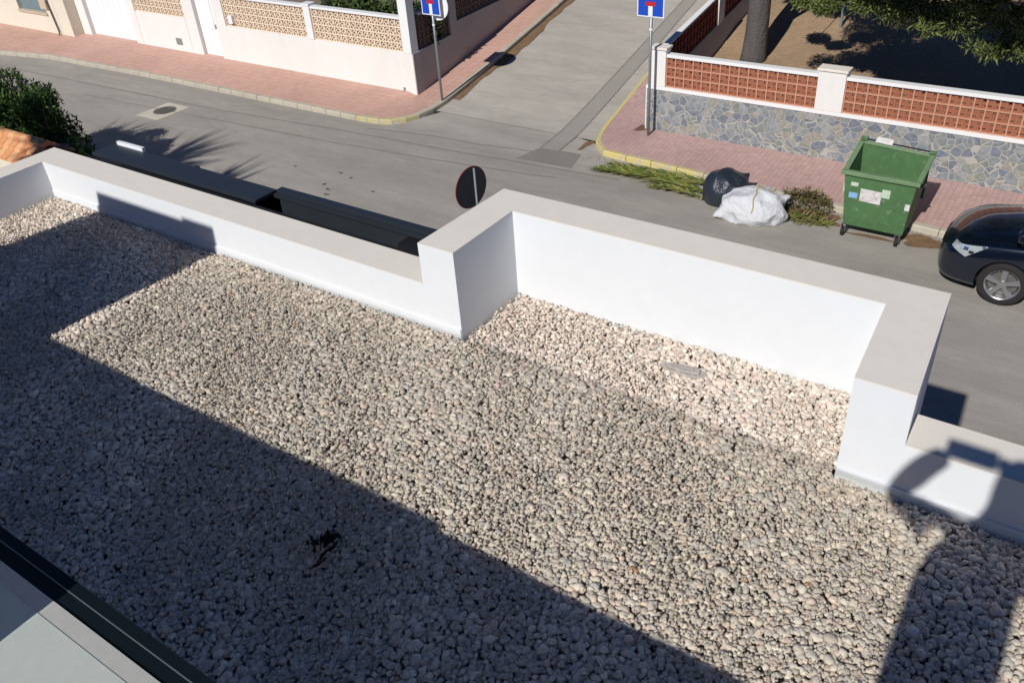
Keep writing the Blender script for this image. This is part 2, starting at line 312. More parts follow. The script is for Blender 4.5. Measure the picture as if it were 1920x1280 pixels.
struct(blob(-3.9, 14.5, .6, .22, .007, seed=5), 'dirt_patch', 'dirt', 'brown soil beneath the heap of cut weeds')
for k, (x, y, a, b) in enumerate([(-13.2, 11.4, .09, .05), (-12.95, 11.25, .12, .04), (-12.8, 11.05, .1, .05), (-12.7, 10.85, .12, .07), (-13.3, 12.0, .08, .05), (-12.9, 11.9, .07, .04), (-12.0, 11.6, .06, .04), (-14.5, 11.8, .06, .04)]):
    struct(blob(x, y, a * .6, b * .6, .008, seed=20 + k, rough=.6), 'oil_stain', 'oil', 'small dark oil drip stain on the asphalt')

rl = random.Random(31); lt = MB()
for k in range(420):      # grit and leaf crumbs lying along the right kerb
    x = rl.uniform(-9.0, -1.7); yk = 15.2 if x < -7.7 else 15.2 - .081 * (x + 7.7); y = yk - .03 - abs(rl.gauss(0, .16)); q = rl.uniform(.006, .022); a = rl.uniform(0, 3.1); c, s_ = math.cos(a) * q, math.sin(a) * q; z = .010 + rl.uniform(0, .01)
    lt.add([(x - c, y - s_, z), (x + s_ * .5, y - c * .5, z + .004), (x + c, y + s_, z), (x - s_ * .5, y + c * .5, z)], [(0, 1, 2, 3)], [(.10, .07, .04), (.20, .15, .09), (.07, .055, .04), (.30, .26, .2)][rl.randrange(4)])
M['litter'] = mat('leaf_crumbs', (.1, .1, .1), .9, attr='tone'); tag(lt.build('leaf_litter', 'litter'), 'dry leaf crumbs and grit scattered along the right kerb', kind='stuff')
# pavements: left (houses) and right (fence), with kerbs of separate-looking blocks
LK = [(-120, 13.3), (-31, 13.85), (-28.5, 14.35), (-23.4, 14.5), (-18, 14.52), (-15.2, 14.53), (-14.6, 14.56), (-14.2, 14.68), (-13.95, 14.93), (-13.8, 15.3), (-13.75, 15.8), (-13.75, 16.3), (-13.8, 17.5), (-13.9, 19), (-14.05, 21.5), (-14.5, 28), (-15.5, 45)]
RK = [(-11.3, 50), (-10.6, 36), (-10.05, 26), (-9.75, 21.5), (-9.6, 19), (-9.4, 17.3), (-9.28, 16.3), (-9.17, 15.85), (-9.0, 15.52), (-8.82, 15.33), (-8.55, 15.23), (-7.75, 15.2), (-6.28, 15.08), (-2.34, 14.76), (2, 14.4), (8, 14.0), (60, 12.0)]
def offset(path, d):
    out = []
    for i, p in enumerate(path):
        a = Vector(path[max(i - 1, 0)]); b = Vector(path[min(i + 1, len(path) - 1)]); t = (b - a).normalized(); n = Vector((-t.y, t.x)); out.append((p[0] + n.x * d, p[1] + n.y * d))
    return out
def resample(path, step):
    out = [Vector(path[0])]; acc = 0
    for i in range(len(path) - 1):
        a = Vector(path[i]); b = Vector(path[i + 1]); L = (b - a).length; pos = step - acc
        while pos <= L: out.append(a.lerp(b, pos / L)); pos += step
        acc = L - (pos - step)
    return [tuple(p) for p in out]
KH = .12
def kerb(path, side, name, m, label, step=.5, w=.13, hz=KH):
    n_ = max(1, round(sum((Vector(path[i + 1]) - Vector(path[i])).length for i in range(len(path) - 1)) / step)); step = sum((Vector(path[i + 1]) - Vector(path[i])).length for i in range(len(path) - 1)) / n_ * .99999
    P = resample(path, step); Q = offset(P, side * w); mb = MB()
    for i in range(len(P) - 1):
        a = Vector(P[i]); b = Vector(P[i + 1]); c = Vector(Q[i + 1]); d = Vector(Q[i]); e = .012
        a2 = a.lerp(b, e); b2 = b.lerp(a, e); c2 = c.lerp(d, e); d2 = d.lerp(c, e)
        q = [a2, b2, c2, d2]; h = hz + random.uniform(-.004, .004)
        if side < 0: q = [b2, a2, d2, c2]
        ch = .02
        top = [(q[0].lerp(q[3], .15)), (q[1].lerp(q[2], .15)), q[2], q[3]]
        bot = [(p.x, p.y, rise(p.x, p.y) - .05) for p in q]; mid = [(p.x, p.y, rise(p.x, p.y) + h - .025) for p in q]
        tp = [(p.x, p.y, rise(p.x, p.y) + h) for p in top]
        mb.add(bot + mid + tp, [(3, 2, 1, 0), (0, 1, 5, 4), (1, 2, 6, 5), (2, 3, 7, 6), (3, 0, 4, 7), (4, 5, 9, 8), (5, 6, 10, 9), (6, 7, 11, 10), (7, 4, 8, 11), (8, 9, 10, 11)])
    return struct(mb, name, m, label)
def sub(path, a, b): return path[a:b]
kerb(LK[:4], 1, 'kerb', 'kerb', 'low dropped kerb before the garage gate at the far left')
kerb(LK[3:6], 1, 'kerb', 'kerb', 'worn pale concrete kerb in front of the white house wall')
kerb(LK[5:10], 1, 'kerb_yellow', 'kerb_worn', 'worn yellow painted kerb round the corner by the white house', .33)
kerb(LK[9:], 1, 'kerb', 'kerb', 'brownish kerb up the left side of the side street')
kerb(RK[:13], 1, 'kerb_yellow', 'kerb_yellow', 'yellow painted kerb curving round the mauve pavement corner', .6, .10)
kerb(RK[12:], 1, 'kerb', 'kerb', 'pale concrete kerb behind the green bin and the car')
def pave(path, other, name, m, label):
    """strip between path (inner kerb edge) and matched other list"""
    mb = MB(); n = len(path); vs = [(x, y, rise(x, y) + KH - .006) for x, y in path] + [(x, y, rise(x, y) + KH - .006) for x, y in other]
    mb.add(vs, [(i, i + 1, n + i + 1, n + i) for i in range(n - 1)]); return struct(mb, name, m, label)
LI = offset(LK, .128)
def dense(p, step=.25):
    out = []
    for i in range(len(p) - 1):
        n = max(1, min(60, int((Vector(p[i + 1]) - Vector(p[i])).length / step)))
        for k in range(n): out.append(tuple(Vector(p[i]).lerp(Vector(p[i + 1]), k / n)))
    return out + [p[-1]]
LId = dense(LI)
pave(LId, [((x, 17.2) if y < 14.75 and x < -14.75 else ((-14.75 - .07 * (y - 16) if y > 16.4 else -14.75), max(y, 16.4) if y > 15.6 else 16.4)) for x, y in LId], 'pavement', 'pave_left', 'red tiled pavement in front of the white house')
RId = dense(offset(RK, .098))
pave(RId, [((max(-8.0 - .057 * (y - 16.6), -99), y) if y > 16.9 else ((-7.9, 16.9) if x < -7.9 else (x, 16.9))) for x, y in RId], 'pavement', 'pave_right', 'mauve tiled pavement in front of the stone fence')
NK = [(40, 9.3), (-40, 9.3)]
struct(MB().box(-60, 40, 3.4, 9.2, -.05, KH - .004), 'pavement', 'pave_left', 'near side pavement hidden below the flat roof')
struct(MB().box(-60, 40, 9.2, 9.33, -.05, KH), 'kerb', 'kerb', 'near side kerb below the flat roof')
# garden ground behind the stone fence
def gz(x, y): return .35 + .155 * (y - 16.7)
mb = MB(); nx, ny = 60, 60; vs = []; X0, X1, Y0, Y1 = -8.2, 22, 16.75, 42
for j in range(ny + 1):
    for i in range(nx + 1):
        y = Y0 + (Y1 - Y0) * j / ny; x = X0 + (X1 - X0) * i / nx - .057 * (y - 16.7) * (1 - i / nx)
        vs.append((x, y, gz(x, y) + .04 * math.sin(x * 2.1 + y) + .05 * math.sin(y * 1.7 - x) + random.uniform(-.015, .015)))
mb.add(vs, [(j * (nx + 1) + i, j * (nx + 1) + i + 1, (j + 1) * (nx + 1) + i + 1, (j + 1) * (nx + 1) + i) for j in range(ny) for i in range(nx)])
struct(mb, 'garden_soil', 'soil', 'bare tan soil of the garden behind the stone fence', True)

# manholes
def disc(mb, cx, cy, z, r, n=28, tone=None): return mb.add([(cx + r * math.cos(2 * math.pi * k / n), cy + r * math.sin(2 * math.pi * k / n), z) for k in range(n)], [tuple(range(n))], tone)

mh = empty('manhole', (-20.53, 12.8, 0), 'round iron manhole cover set in a pale concrete square on the main street', 'manhole', 'drain covers')
MB().prism([(-20.98, 12.3), (-20.08, 12.3), (-20.08, 13.32), (-20.98, 13.32)], -.03, .007).build('concrete_collar', 'concrete', mh)
mb = disc(MB(), -20.53, 12.86, .011, .30); mb.build('cover', 'iron', mh)
mb = MB()
for a in np.linspace(-.2, .2, 6): mb.box(-20.53 + a - .012, -20.53 + a + .012, 12.86 - .2, 12.86 + .2, .011, .016)
mb.build('ribs', 'iron', mh)
mh = empty('manhole', (-14.46, 15.41, KH), 'small round iron cover in the red pavement at the white house corner', 'manhole', 'drain covers')
disc(MB(), -14.46, 15.41, KH + .002, .17).build('cover', 'rust', mh)
tag(MB().prism([(-8.56, 16.44), (-8.22, 16.42), (-8.2, 16.68), (-8.5, 16.73)], .1, lambda x, y: rise(x, y) + KH + .004).build('base_plate', 'rust'), 'rusty brown metal plate in the pavement at the foot of the blue sign pole', 'plate')

# ------------------------------------------------------------------ the white building with the gravel roof
ZG, ZL, ZT = 4.64, 4.917, 5.177
y1, y2, y3, T = 3.109, 3.676, 3.059, .228
bld = empty('white_building', (-2.5, 0, 0), 'white rendered building with low parapet walls round its gravelled flat roof', 'building')
yo = y1 + T; yt = y2 + T
xr = lambda y: -.596 - .066 * (y - y2)
pw = MB()
pw.prism([(-6.853, y1), (-2.939, y1), (-2.93, yo), (-7.054, yo), (-7.054, y1)], 4.2, ZL)
pw.prism([(-7.054, -6), (-6.853, -6), (-6.853, y1), (-7.054, y1)], 4.2, ZL)
pw.prism([(-2.939, y1), (-2.691, y1), (-2.689, y2), (-2.689, yt), (-2.908, yt), (-2.93, yo)], 4.2, ZT)
pw.prism([(-2.689, y2), (xr(y2), y2), (xr(yt), yt), (-2.689, yt)], 4.2, ZT)
pw.prism([(xr(y3), y3), (xr(y3) + .248, y3), (xr(yt) + .248, yt), (xr(yt), yt), (xr(y2), y2)], 4.2, ZT)
pw.prism([(xr(y3) + .248, y3), (4.0, y3), (4.0, y3 + T), (xr(y3 + T) + .248, y3 + T)], 4.2, ZL)
pw.build('parapet', 'stucco', bld)
# thin render coping on top, a hair proud
cp = MB(); e = .004
def cop(poly, z): cp.prism(poly, z + .0, z + .006)
cop([(-6.853, y1), (-2.941, y1), (-2.934, yo), (-7.054, yo), (-7.054, y1)], ZL)
cop([(-7.054, -6), (-6.853, -6), (-6.853, y1), (-7.054, y1)], ZL)
cop([(-2.939, y1), (-2.691, y1), (-2.689, y2), (-2.689, yt), (-2.908, yt), (-2.93, yo)], ZT)
cop([(-2.689, y2), (xr(y2), y2), (xr(yt), yt), (-2.689, yt)], ZT)
cop([(xr(y3), y3), (xr(y3) + .248, y3), (xr(yt) + .248, yt), (xr(yt), yt), (xr(y2), y2)], ZT)
cop([(xr(y3) + .251, y3), (4.0, y3), (4.0, y3 + T), (xr(y3 + T) + .251, y3 + T)], ZL)
cp.build('coping', 'coping', bld)
# skirting upstand at the foot of the walls
sk = MB(); h = ZG + .045
sk.prism([(-6.853, y1 - .010), (-2.693, y1 - .010), (-2.693, y1 - .0005), (-6.853, y1 - .0005)], 4.3, h)
sk.prism([(xr(y3) + .004, y3 - .010), (4.0, y3 - .010), (4.0, y3 - .0005), (xr(y3) + .004, y3 - .0005)], 4.3, h)
sk.build('skirting', 'stucco', bld, bevel=.003)
fw = MB()
fw.box(-7.03, -2.95, yo - .2, yo - .02, 0, 4.2); fw.box(-2.9, -.62, yt - .2, yt - .02, 0, 4.2); fw.box(-.4, 3.98, y3 + .03, y3 + T - .02, 0, 4.2)
fw.box(-7.03, -6.87, -6, yo - .21, 0, 4.2)
fw.build('facade', 'stucco', bld)
fd = MB(); fd.box(-6.86, 3.99, -6, y3 + .01, 4.3, 4.585); fd.box(-2.69, -.6, y3 + .012, y2 - .002, 4.3, 4.585); fd.box(-6.86, -2.95, y3 + .012, y1 - .002, 4.3, 4.585)
fd.build('roof_deck', 'gravel_bed', bld)
ZF = 5.70
tf = MB(); tf.box(-9, 4.5, -6, .412, ZF - .2, ZF); tf.build('terrace_floor', 'terrace', bld)
tf = MB(); tf.box(-9, 4.5, .4125, .456, ZF - .2, ZF - .002); tf.build('edge_tile', 'edge_tile', bld)
tf = MB(); tf.box(-9, 4.5, .457, .4949, ZF - .2, ZF - .008); tf.box(-9, 4.5, .4971, .5262, ZF - .2, ZF - .005); tf.build('gutter_channel', 'channel_black', bld)
tf = MB(); tf.box(-9, 4.5, .495, .497, ZF - .1, ZF - .004); tf.box(-9, 4.5, .5263, .5272, ZF - .15, ZF - .006); tf.build('metal_lip', 'zinc', bld)
MB().box(-9, 4.5, -5.8, .40, 4.6, ZF - .2).build('slab_face', 'stucco', bld)
MB().prism([(-9, -.3), (-1.86, -.3), (-1.86, .05), (-9, -.12)], ZF, ZF + .40).build('upstand', 'stucco', bld)  # unseen low wall, outline tapered to fit the shadow edge on the gravel
gp = MB(); gp.box(-1.855, 3.9, -.106, -.094, ZF + .02, 7.15); gp.build('glass_balustrade', 'glass', bld)
gp = MB(); gp.box(-4.75, -1.865, -.106, -.094, ZF + .405, 7.15); gp.build('glass_balustrade', 'glass', bld)
MB().box(-9, 4.5, -12, -6.01, ZF - 1.2, 8.6).build('upper_storey', 'stucco', bld)  # unseen block added behind the camera to cut sky fill
ch = MB(); ch.hexa([(-6.6, -1.4, ZF), (-5.1, -1.4, ZF), (-5.1, -.1, ZF), (-6.42, -.1, ZF), (-6.45, -1.4, 7.33), (-5.1, -1.4, 7.33), (-5.1, -.1, 7.33), (-6.13, -.1, 7.33)]); ch.hexa([(-5.099, -1.4, ZF), (-5.02, -1.4, ZF), (-5.0, -.1, ZF), (-5.099, -.1, ZF), (-5.099, -1.4, 7.355), (-4.87, -1.4, 7.355), (-4.76, -.1, 7.355), (-5.099, -.1, 7.355)]); ch.build('chimney', 'stucco', bld)  # unseen block, sides leaned to throw the left shadow on gravel and parapet

# ------------------------------------------------------------------ gravel
def ico():
    import bmesh
    b = bmesh.new(); bmesh.ops.create_icosphere(b, subdivisions=2, radius=1); v = np.array([q.co[:] for q in b.verts]); f = np.array([[w.index for w in q.verts] for q in b.faces]); b.free(); return v, f
def stones():
    V0, F0 = ico(); protos = []
    for k in range(10):
        r = np.random.default_rng(50 + k); v = V0.copy()
        for q in range(10):      # chop with random planes for broken facets
            n = r.normal(size=3); n /= np.linalg.norm(n); dcut = r.uniform(.55, .82); dd = v @ n; v -= np.outer(np.maximum(dd - dcut, 0), n) * 1.0
        v *= np.array([1, r.uniform(.55, .95), r.uniform(.42, .72)]); protos.append(v)
    nv = len(V0)
    def inside(x, y):
        a = (x > -6.84) & (x < 3.9) & (y > .35) & (y < y3 - .004)
        b = (x > -2.675) & (x < -.604 - .066 * (y - 3.676)) & (y >= y3 - .004) & (y < y2 - .008)
        c = (x > -6.84) & (x < -2.6) & (y < y1 - .018) & (y > .35)
        vis = (x < 1.4)
        return (a | b | c) & vis
    pts = []
    for layer, (sp, zo) in enumerate([(.0285, -.009), (.0268, .003)]):
        xs = np.arange(-6.84, 1.4, sp); ys = np.arange(.35, 3.68, sp * .9); X, Y = np.meshgrid(xs, ys); X = X.ravel() + rng.uniform(-.5, .5, X.size) * sp * .9; Y = Y.ravel() + rng.uniform(-.5, .5, Y.size) * sp * .9
        # cut what the balcony hides
        m = inside(X, Y); X = X[m]; Y = Y[m]
        Z = ZG + zo - .02 + rng.normal(0, .0026, X.size) + .010 * np.sin(X * 2.3 + 1) * np.sin(Y * 3.1) + .006 * np.sin(X * 7 + Y * 5)
        pts.append(np.stack([X, Y, Z], 1))
    P = np.concatenate(pts); n = len(P)
    isz = np.zeros(len(P), bool)
    size = np.clip(rng.lognormal(math.log(.0178), .23, n), .008, .033)
    big = rng.random(n) < .01; size[big] *= 1.35
    kind = rng.integers(0, 10, n); ang = rng.uniform(0, 2 * math.pi, n); tilt = rng.normal(0, .24, n); tdir = rng.uniform(0, 2 * math.pi, n)
    V = np.empty((n, nv, 3), np.float32)
    for k in range(10):
        m = kind == k; c = np.cos(ang[m]); s_ = np.sin(ang[m]); v = protos[k]
        x = v[None, :, 0] * c[:, None] - v[None, :, 1] * s_[:, None]; y = v[None, :, 0] * s_[:, None] + v[None, :, 1] * c[:, None]; z = np.broadcast_to(v[None, :, 2], x.shape)
        ca = np.cos(tilt[m])[:, None]; sa = np.sin(tilt[m])[:, None]; cd = np.cos(tdir[m])[:, None]; sd_ = np.sin(tdir[m])[:, None]
        u = x * cd + y * sd_; w = -x * sd_ + y * cd; u2 = u * ca + z * sa; z2 = -u * sa + z * ca
        x2 = u2 * cd - w * sd_; y2_ = u2 * sd_ + w * cd
        V[m] = np.stack([x2, y2_, z2], 2) * size[m][:, None, None] + P[m][:, None, :]
    F = (F0[None] + (np.arange(n) * nv)[:, None, None]).reshape(-1, 3)
    # colours: warm pale limestone with greys, pinks and a few orange ones
    base = np.array([[.70, .605, .52], [.61, .54, .47], [.76, .68, .58], [.58, .485, .41], [.53, .495, .45], [.72, .57, .48], [.65, .575, .475]])
    ci = rng.choice(len(base), n, p=[.27, .2, .15, .12, .08, .1, .08]); C = base[ci] * rng.uniform(.98, 1.28, n)[:, None]
    org = rng.random(n) < .0015; C[org] = [.62, .36, .20]
    C *= (1 + .05 * np.sin(P[:, 0] * 1.3) * np.sin(P[:, 1] * 2.1))[:, None]
    me = bpy.data.meshes.new('gravel'); me.vertices.add(n * nv); me.vertices.foreach_set('co', V.ravel())
    me.loops.add(len(F) * 3); me.loops.foreach_set('vertex_index', F.ravel().astype(np.int32)); me.polygons.add(len(F))
    me.polygons.foreach_set('loop_start', (np.arange(len(F)) * 3).astype(np.int32)); me.polygons.foreach_set('loop_total', np.full(len(F), 3, np.int32)); me.update()
    at = me.attributes.new('tone', 'FLOAT_COLOR', 'POINT'); cc = np.ones((n, nv, 4), np.float32); cc[:, :, :3] = C[:, None, :]; at.data.foreach_set('color', cc.ravel())
    me.materials.append(M['stone']); o = bpy.data.objects.new('gravel', me); COL.objects.link(o)
    tag(o, 'pale limestone gravel covering the flat roof', kind='stuff'); return n
print('stones', stones())
def chips():
    r = np.random.default_rng(99); xs = np.arange(-6.83, 1.4, .0205); ys = np.arange(.6, 3.66, .0205); X, Y = np.meshgrid(xs, ys); X = X.ravel() + r.uniform(-.011, .011, X.size); Y = Y.ravel() + r.uniform(-.011, .011, Y.size)
    m = ((Y < y3 - .004) | ((X > -2.67) & (X < -.61 - .066 * (Y - 3.676)) & (Y < y2 - .006)) | ((X < -2.7) & (Y < y1 - .015))) & ((r.random(X.size) < .8)); X = X[m]; Y = Y[m]; n = len(X); P = np.stack([X, Y, ZG - .006 + r.normal(0, .003, n)], 1)
    O = np.array([[1, 0, 0], [-1, 0, 0], [0, 1, 0], [0, -1, 0], [0, 0, 1], [0, 0, -1]], float); F0 = np.array([[4, 0, 2], [4, 2, 1], [4, 1, 3], [4, 3, 0], [5, 2, 0], [5, 1, 2], [5, 3, 1], [5, 0, 3]])
    Q = r.normal(size=(n, 3, 3)); Q, _ = np.linalg.qr(Q); sc = r.uniform(.005, .0115, (n, 1, 1)) * r.uniform(.6, 1.2, (n, 6, 1)); V = (O[None] @ Q) * sc + P[:, None, :]
    F = (F0[None] + (np.arange(n) * 6)[:, None, None]).reshape(-1, 3); me = bpy.data.meshes.new('gravel_chips'); me.vertices.add(n * 6); me.vertices.foreach_set('co', V.astype(np.float32).ravel())
    me.loops.add(len(F) * 3); me.loops.foreach_set('vertex_index', F.ravel().astype(np.int32)); me.polygons.add(len(F)); me.polygons.foreach_set('loop_start', (np.arange(len(F)) * 3).astype(np.int32)); me.polygons.foreach_set('loop_total', np.full(len(F), 3, np.int32)); me.update()
    C = np.ones((n, 6, 4), np.float32); b = np.array([[.66, .58, .49], [.56, .50, .43], [.72, .64, .55]]); C[:, :, :3] = (b[r.integers(0, 3, n)] * r.uniform(.8, 1.15, n)[:, None])[:, None, :]
    at = me.attributes.new('tone', 'FLOAT_COLOR', 'POINT'); at.data.foreach_set('color', C.ravel()); me.materials.append(M['stone']); o = bpy.data.objects.new('gravel_chips', me); COL.objects.link(o); tag(o, 'small stone chips filling the gaps in the gravel', kind='stuff')
chips()
# small things lying on the gravel
mb = MB(); rs = random.Random(4)
for k in range(60):
    a = rs.uniform(0, 6.28); x = -2.25 + rs.gauss(0, .020); y = 1.56 + rs.gauss(0, .026); z = ZG + rs.uniform(.01, .04); l = rs.uniform(.010, .028); w = rs.uniform(.004, .010)
    c, s_ = math.cos(a), math.sin(a); mb.add([(x - c * l, y - s_ * l, z), (x - s_ * w, y + c * w, z + rs.uniform(0, .015)), (x + c * l, y + s_ * l, z + rs.uniform(-.01, .02)), (x + s_ * w, y - c * w, z - .004)], [(0, 1, 2, 3)])
for k in range(10): 
    x = -2.2 + rs.gauss(0, .01); y = 1.55 - k * .012; mb.add([(x, y, ZG + .02), (x + .012, y, ZG + .024), (x + .01, y - .03, ZG + .02), (x - .004, y - .03, ZG + .018)], [(0, 1, 2, 3)])
tag(mb.build('dead_leaf', 'leaf_litter'), 'black withered leaf clump lying on the shaded gravel', 'dead leaf')
mb = MB(); P = [(-1.60, 3.42), (-1.50, 3.445), (-1.40, 3.47), (-1.33, 3.455), (-1.34, 3.41), (-1.43, 3.385), (-1.53, 3.385)]
mb.prism(P, ZG - .01, ZG + .010); mb.prism([(-1.57, 3.425), (-1.47, 3.45), (-1.38, 3.455), (-1.37, 3.415), (-1.46, 3.395), (-1.54, 3.398)], ZG + .0101, ZG + .024); mb.prism([(-1.50, 3.43), (-1.42, 3.445), (-1.40, 3.42), (-1.47, 3.405)], ZG + .0241, ZG + .031)
tag(mb.build('cement_lump', 'cement', bevel=.006), 'flat grey cement lump half sunk in the gravel of the bay', 'cement lump')

# ------------------------------------------------------------------ breeze-block panels
def lattice(mb, edge, x0, x1, z0, z1, cell, y, depth, style, ydir=False, f=None):
    """open blocks in a wall running along x (or along y when ydir); frame bars go to edge, webs to mb. f maps (s,z,t)->xyz"""
    nx = max(1, round((x1 - x0) / cell)); nz = max(1, round((z1 - z0) / cell)); cx = (x1 - x0) / nx; cz = (z1 - z0) / nz
    f = f or (lambda s, z, t: (s, y + t, z))
    def bx(m, a, b, c, d, t0, t1):
        m.hexa([f(a, c, t0), f(b, c, t0), f(b, c, t1), f(a, c, t1), f(a, d, t0), f(b, d, t0), f(b, d, t1), f(a, d, t1)])
    w = .013 if style == 0 else .016
    for i in range(nx + 1): bx(edge, x0 + i * cx - w, x0 + i * cx + w, z0, z1, 0, depth)
    for i in range(nx):
        for j in range(nz + 1): bx(edge, x0 + i * cx + w + .0005, x0 + (i + 1) * cx - w - .0005, z0 + j * cz - w, z0 + j * cz + w, .002, depth)
    for i in range(nx):
        for j in range(nz):
            a = x0 + i * cx + w; b = a + cx - 2 * w; c = z0 + j * cz + w; d = c + cz - 2 * w
            if style == 0:      # web with four square holes and a boss
                h = (b - a) * .17; t0, t1 = depth * .18, depth * .75
                xs = [a + .0005, a + (b - a) * .13, a + (b - a) * .36, a + (b - a) * .64, b - (b - a) * .13, b - .0005]; zs = [c + .0005, c + (d - c) * .13, c + (d - c) * .36, c + (d - c) * .64, d - (d - c) * .13, d - .0005]
                bx(mb, xs[2], xs[3], zs[0], zs[5], t0, t1)
                bx(mb, xs[0], xs[2] - .0005, zs[2], zs[3], t0 + .002, t1); bx(mb, xs[3] + .0005, xs[5], zs[2], zs[3], t0 + .002, t1)
                for (p, q) in ((1, 2), (3, 4)):
                    pass
                bx(mb, xs[0], xs[2] - .001, zs[3] + .001, zs[5], t0 + .012, t1); bx(mb, xs[3] + .001, xs[5], zs[3] + (zs[5] - zs[3]) * .5, zs[5], t0 + .012, t1)
                bx(mb, xs[0], xs[2] - .001, zs[0], zs[2] - (zs[2] - zs[0]) * .45, t0 + .012, t1); bx(mb, xs[3] + .001, xs[4], zs[0], zs[2] - .001, t0 + .012, t1)
            else:               # diamond ring
                mx_, mz = (a + b) / 2, (c + d) / 2; rx, rz = (b - a) / 2, (d - c) / 2; k = .62
                for (p, q) in (((-1, 0), (0, 1)), ((0, 1), (1, 0)), ((1, 0), (0, -1)), ((0, -1), (-1, 0))):
                    A = (mx_ + p[0] * rx, mz + p[1] * rz); B = (mx_ + q[0] * rx, mz + q[1] * rz); C = (mx_ + q[0] * rx * k, mz + q[1] * rz * k); D = (mx_ + p[0] * rx * k, mz + p[1] * rz * k)
                    mb.hexa([f(A[0], A[1], .01), f(B[0], B[1], .01), f(B[0], B[1], depth - .01), f(A[0], A[1], depth - .01), f(D[0], D[1], .01), f(C[0], C[1], .01), f(C[0], C[1], depth - .01), f(D[0], D[1], depth - .01)])

# right: stone fence with terracotta openwork
FY = 16.6
fe = empty('garden_fence', (-4.4, FY, .1), 'garden wall of grey crazy stone topped with orange terracotta openwork blocks', 'wall')
MB().box(-8.32, 8, FY, FY + .2, -.1, 1.10).build('stone_base', 'stonewall', fe)
mb = MB(); mb.box(-8.345, -8.322, FY - .012, FY + .22, -.1, 1.10); mb.build('end_trim', 'trim_white', fe)
mb = MB(); mb.box(-8.345, 8, FY - .022, FY + .222, 1.102, 1.175); mb.build('ledge', 'trim_white', fe, bevel=.008)
px = [(-8.24, -7.90), (-4.72, -4.20), (-.96, -.44), (2.8, 3.32), (6.56, 7.08)]
for i, (a, b) in enumerate(px):
    top = 1.99 if i else 2.0
    p = MB().box(a, b, FY - .02, FY + .22, 1.178, top - .05).build('pillar', 'house_white', fe, bevel=.006)
    MB().box(a - .03, b + .03, FY - .05, FY + .25, top - .049, top).build('pillar_cap', 'coping', p, bevel=.006) if False else MB().box(a - .03, b + .03, FY - .05, FY + .25, top - .049, top).build('pillar_cap', 'coping', fe, bevel=.006)
for i in range(4):
    a = px[i][1] + .004; b = px[i + 1][0] - .004; web = MB(); ed = MB()
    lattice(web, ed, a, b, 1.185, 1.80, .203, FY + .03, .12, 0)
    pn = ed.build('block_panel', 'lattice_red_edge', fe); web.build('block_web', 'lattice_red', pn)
    MB().box(a, b, FY + .0, FY + .18, 1.802, 1.865).build('top_rail', 'trim_white', fe, bevel=.006)
# its return up the side street, with the same blocks in stepless slope
def sidef(s, z, t): return (-8.1 - .057 * (s - FY) - t, s, z + .10 * (s - FY))
fs_ = empty('garden_fence', (-8.2, 20, .5), 'garden wall running up the side street with dark openwork and a white coping', 'wall')
mb = MB(); f = sidef
def sbx(m, a, b, c, d, t0, t1): m.hexa([f(a, c, t0), f(b, c, t0), f(b, c, t1), f(a, c, t1), f(a, d, t0), f(b, d, t0), f(b, d, t1), f(a, d, t1)])
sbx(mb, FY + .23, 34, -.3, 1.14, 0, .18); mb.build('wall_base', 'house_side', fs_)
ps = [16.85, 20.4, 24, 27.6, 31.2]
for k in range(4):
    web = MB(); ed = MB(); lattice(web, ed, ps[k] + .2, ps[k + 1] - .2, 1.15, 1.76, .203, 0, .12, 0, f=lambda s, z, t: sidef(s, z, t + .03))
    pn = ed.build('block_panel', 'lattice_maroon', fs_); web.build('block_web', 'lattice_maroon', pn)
    mb = MB(); sbx(mb, ps[k] + .2, ps[k + 1] - .2, 1.765, 1.81, .02, .15); mb.build('top_rail', 'trim_white', fs_)
for s_ in ps:
    mb = MB(); sbx(mb, s_ - .198, s_ + .198, 1.142, 1.86, -.02, .2); mb.build('pillar', 'house_white', fs_)

# ------------------------------------------------------------------ left: white house wall
HY = 16.28
ho = empty('white_house_wall', (-20, HY, .1), 'long white street wall with beige openwork panels, white garage gate and door', 'wall')
w = MB()
w.box(-23.03, -23.13 - .4, HY + .0, HY + .22, 0, 3.2)            # pier left of the door
w.box(-26.0, -23.54, HY, HY + .22, 0, 1.24); 
w.box(-26.35, -26.01, HY + .0, HY + .22, 0, 3.2)
w.box(-23.54 , -23.535, HY, HY+.22, 0, 3.2) if False else None
w.box(-22.12, -21.68, HY, HY + .22, 0, 3.2)
w.box(-21.679, -14.66, HY, HY + .22, 0, 1.19)
w.box(-29.3, -28.85, HY, HY + .3, 0, 3.2)
w.box(-23.03, -22.12, HY + .0, HY + .22, 2.45, 3.2)
w.box(-28.85, -26.35, HY, HY + .22, 2.55, 3.2)
w.build('wall_face', 'house_white', ho)
mb = MB().box(-18.30, -18.06, HY - .02, HY + .2, 1.192, 2.06); mb.build('pillar', 'trim_white', ho, bevel=.005)
MB().box(-18.33, -18.03, HY - .04, HY + .22, 2.061, 2.11).build('pillar_cap', 'trim_white', ho)
mb = MB().box(-14.93, -14.66, HY - .012, HY + .26, 1.192, 3.4); mb.build('corner_pillar', 'trim_white', ho, bevel=.005)
for a, b, z0, z1 in ((-21.67, -18.31, 1.2, 1.98), (-18.05, -14.94, 1.2, 1.98), (-26.0, -23.54, 1.25, 2.2)):
    web = MB(); ed = MB(); lattice(web, ed, a, b, z0, z1, .195, HY + .04, .1, 1); pn = ed.build('block_panel', 'lattice_beige', ho); web.build('block_web', 'lattice_beige', pn)
    MB().box(a, b, HY + .0, HY + .18, z1 + .016, z1 + .075).build('top_rail', 'trim_white', ho)
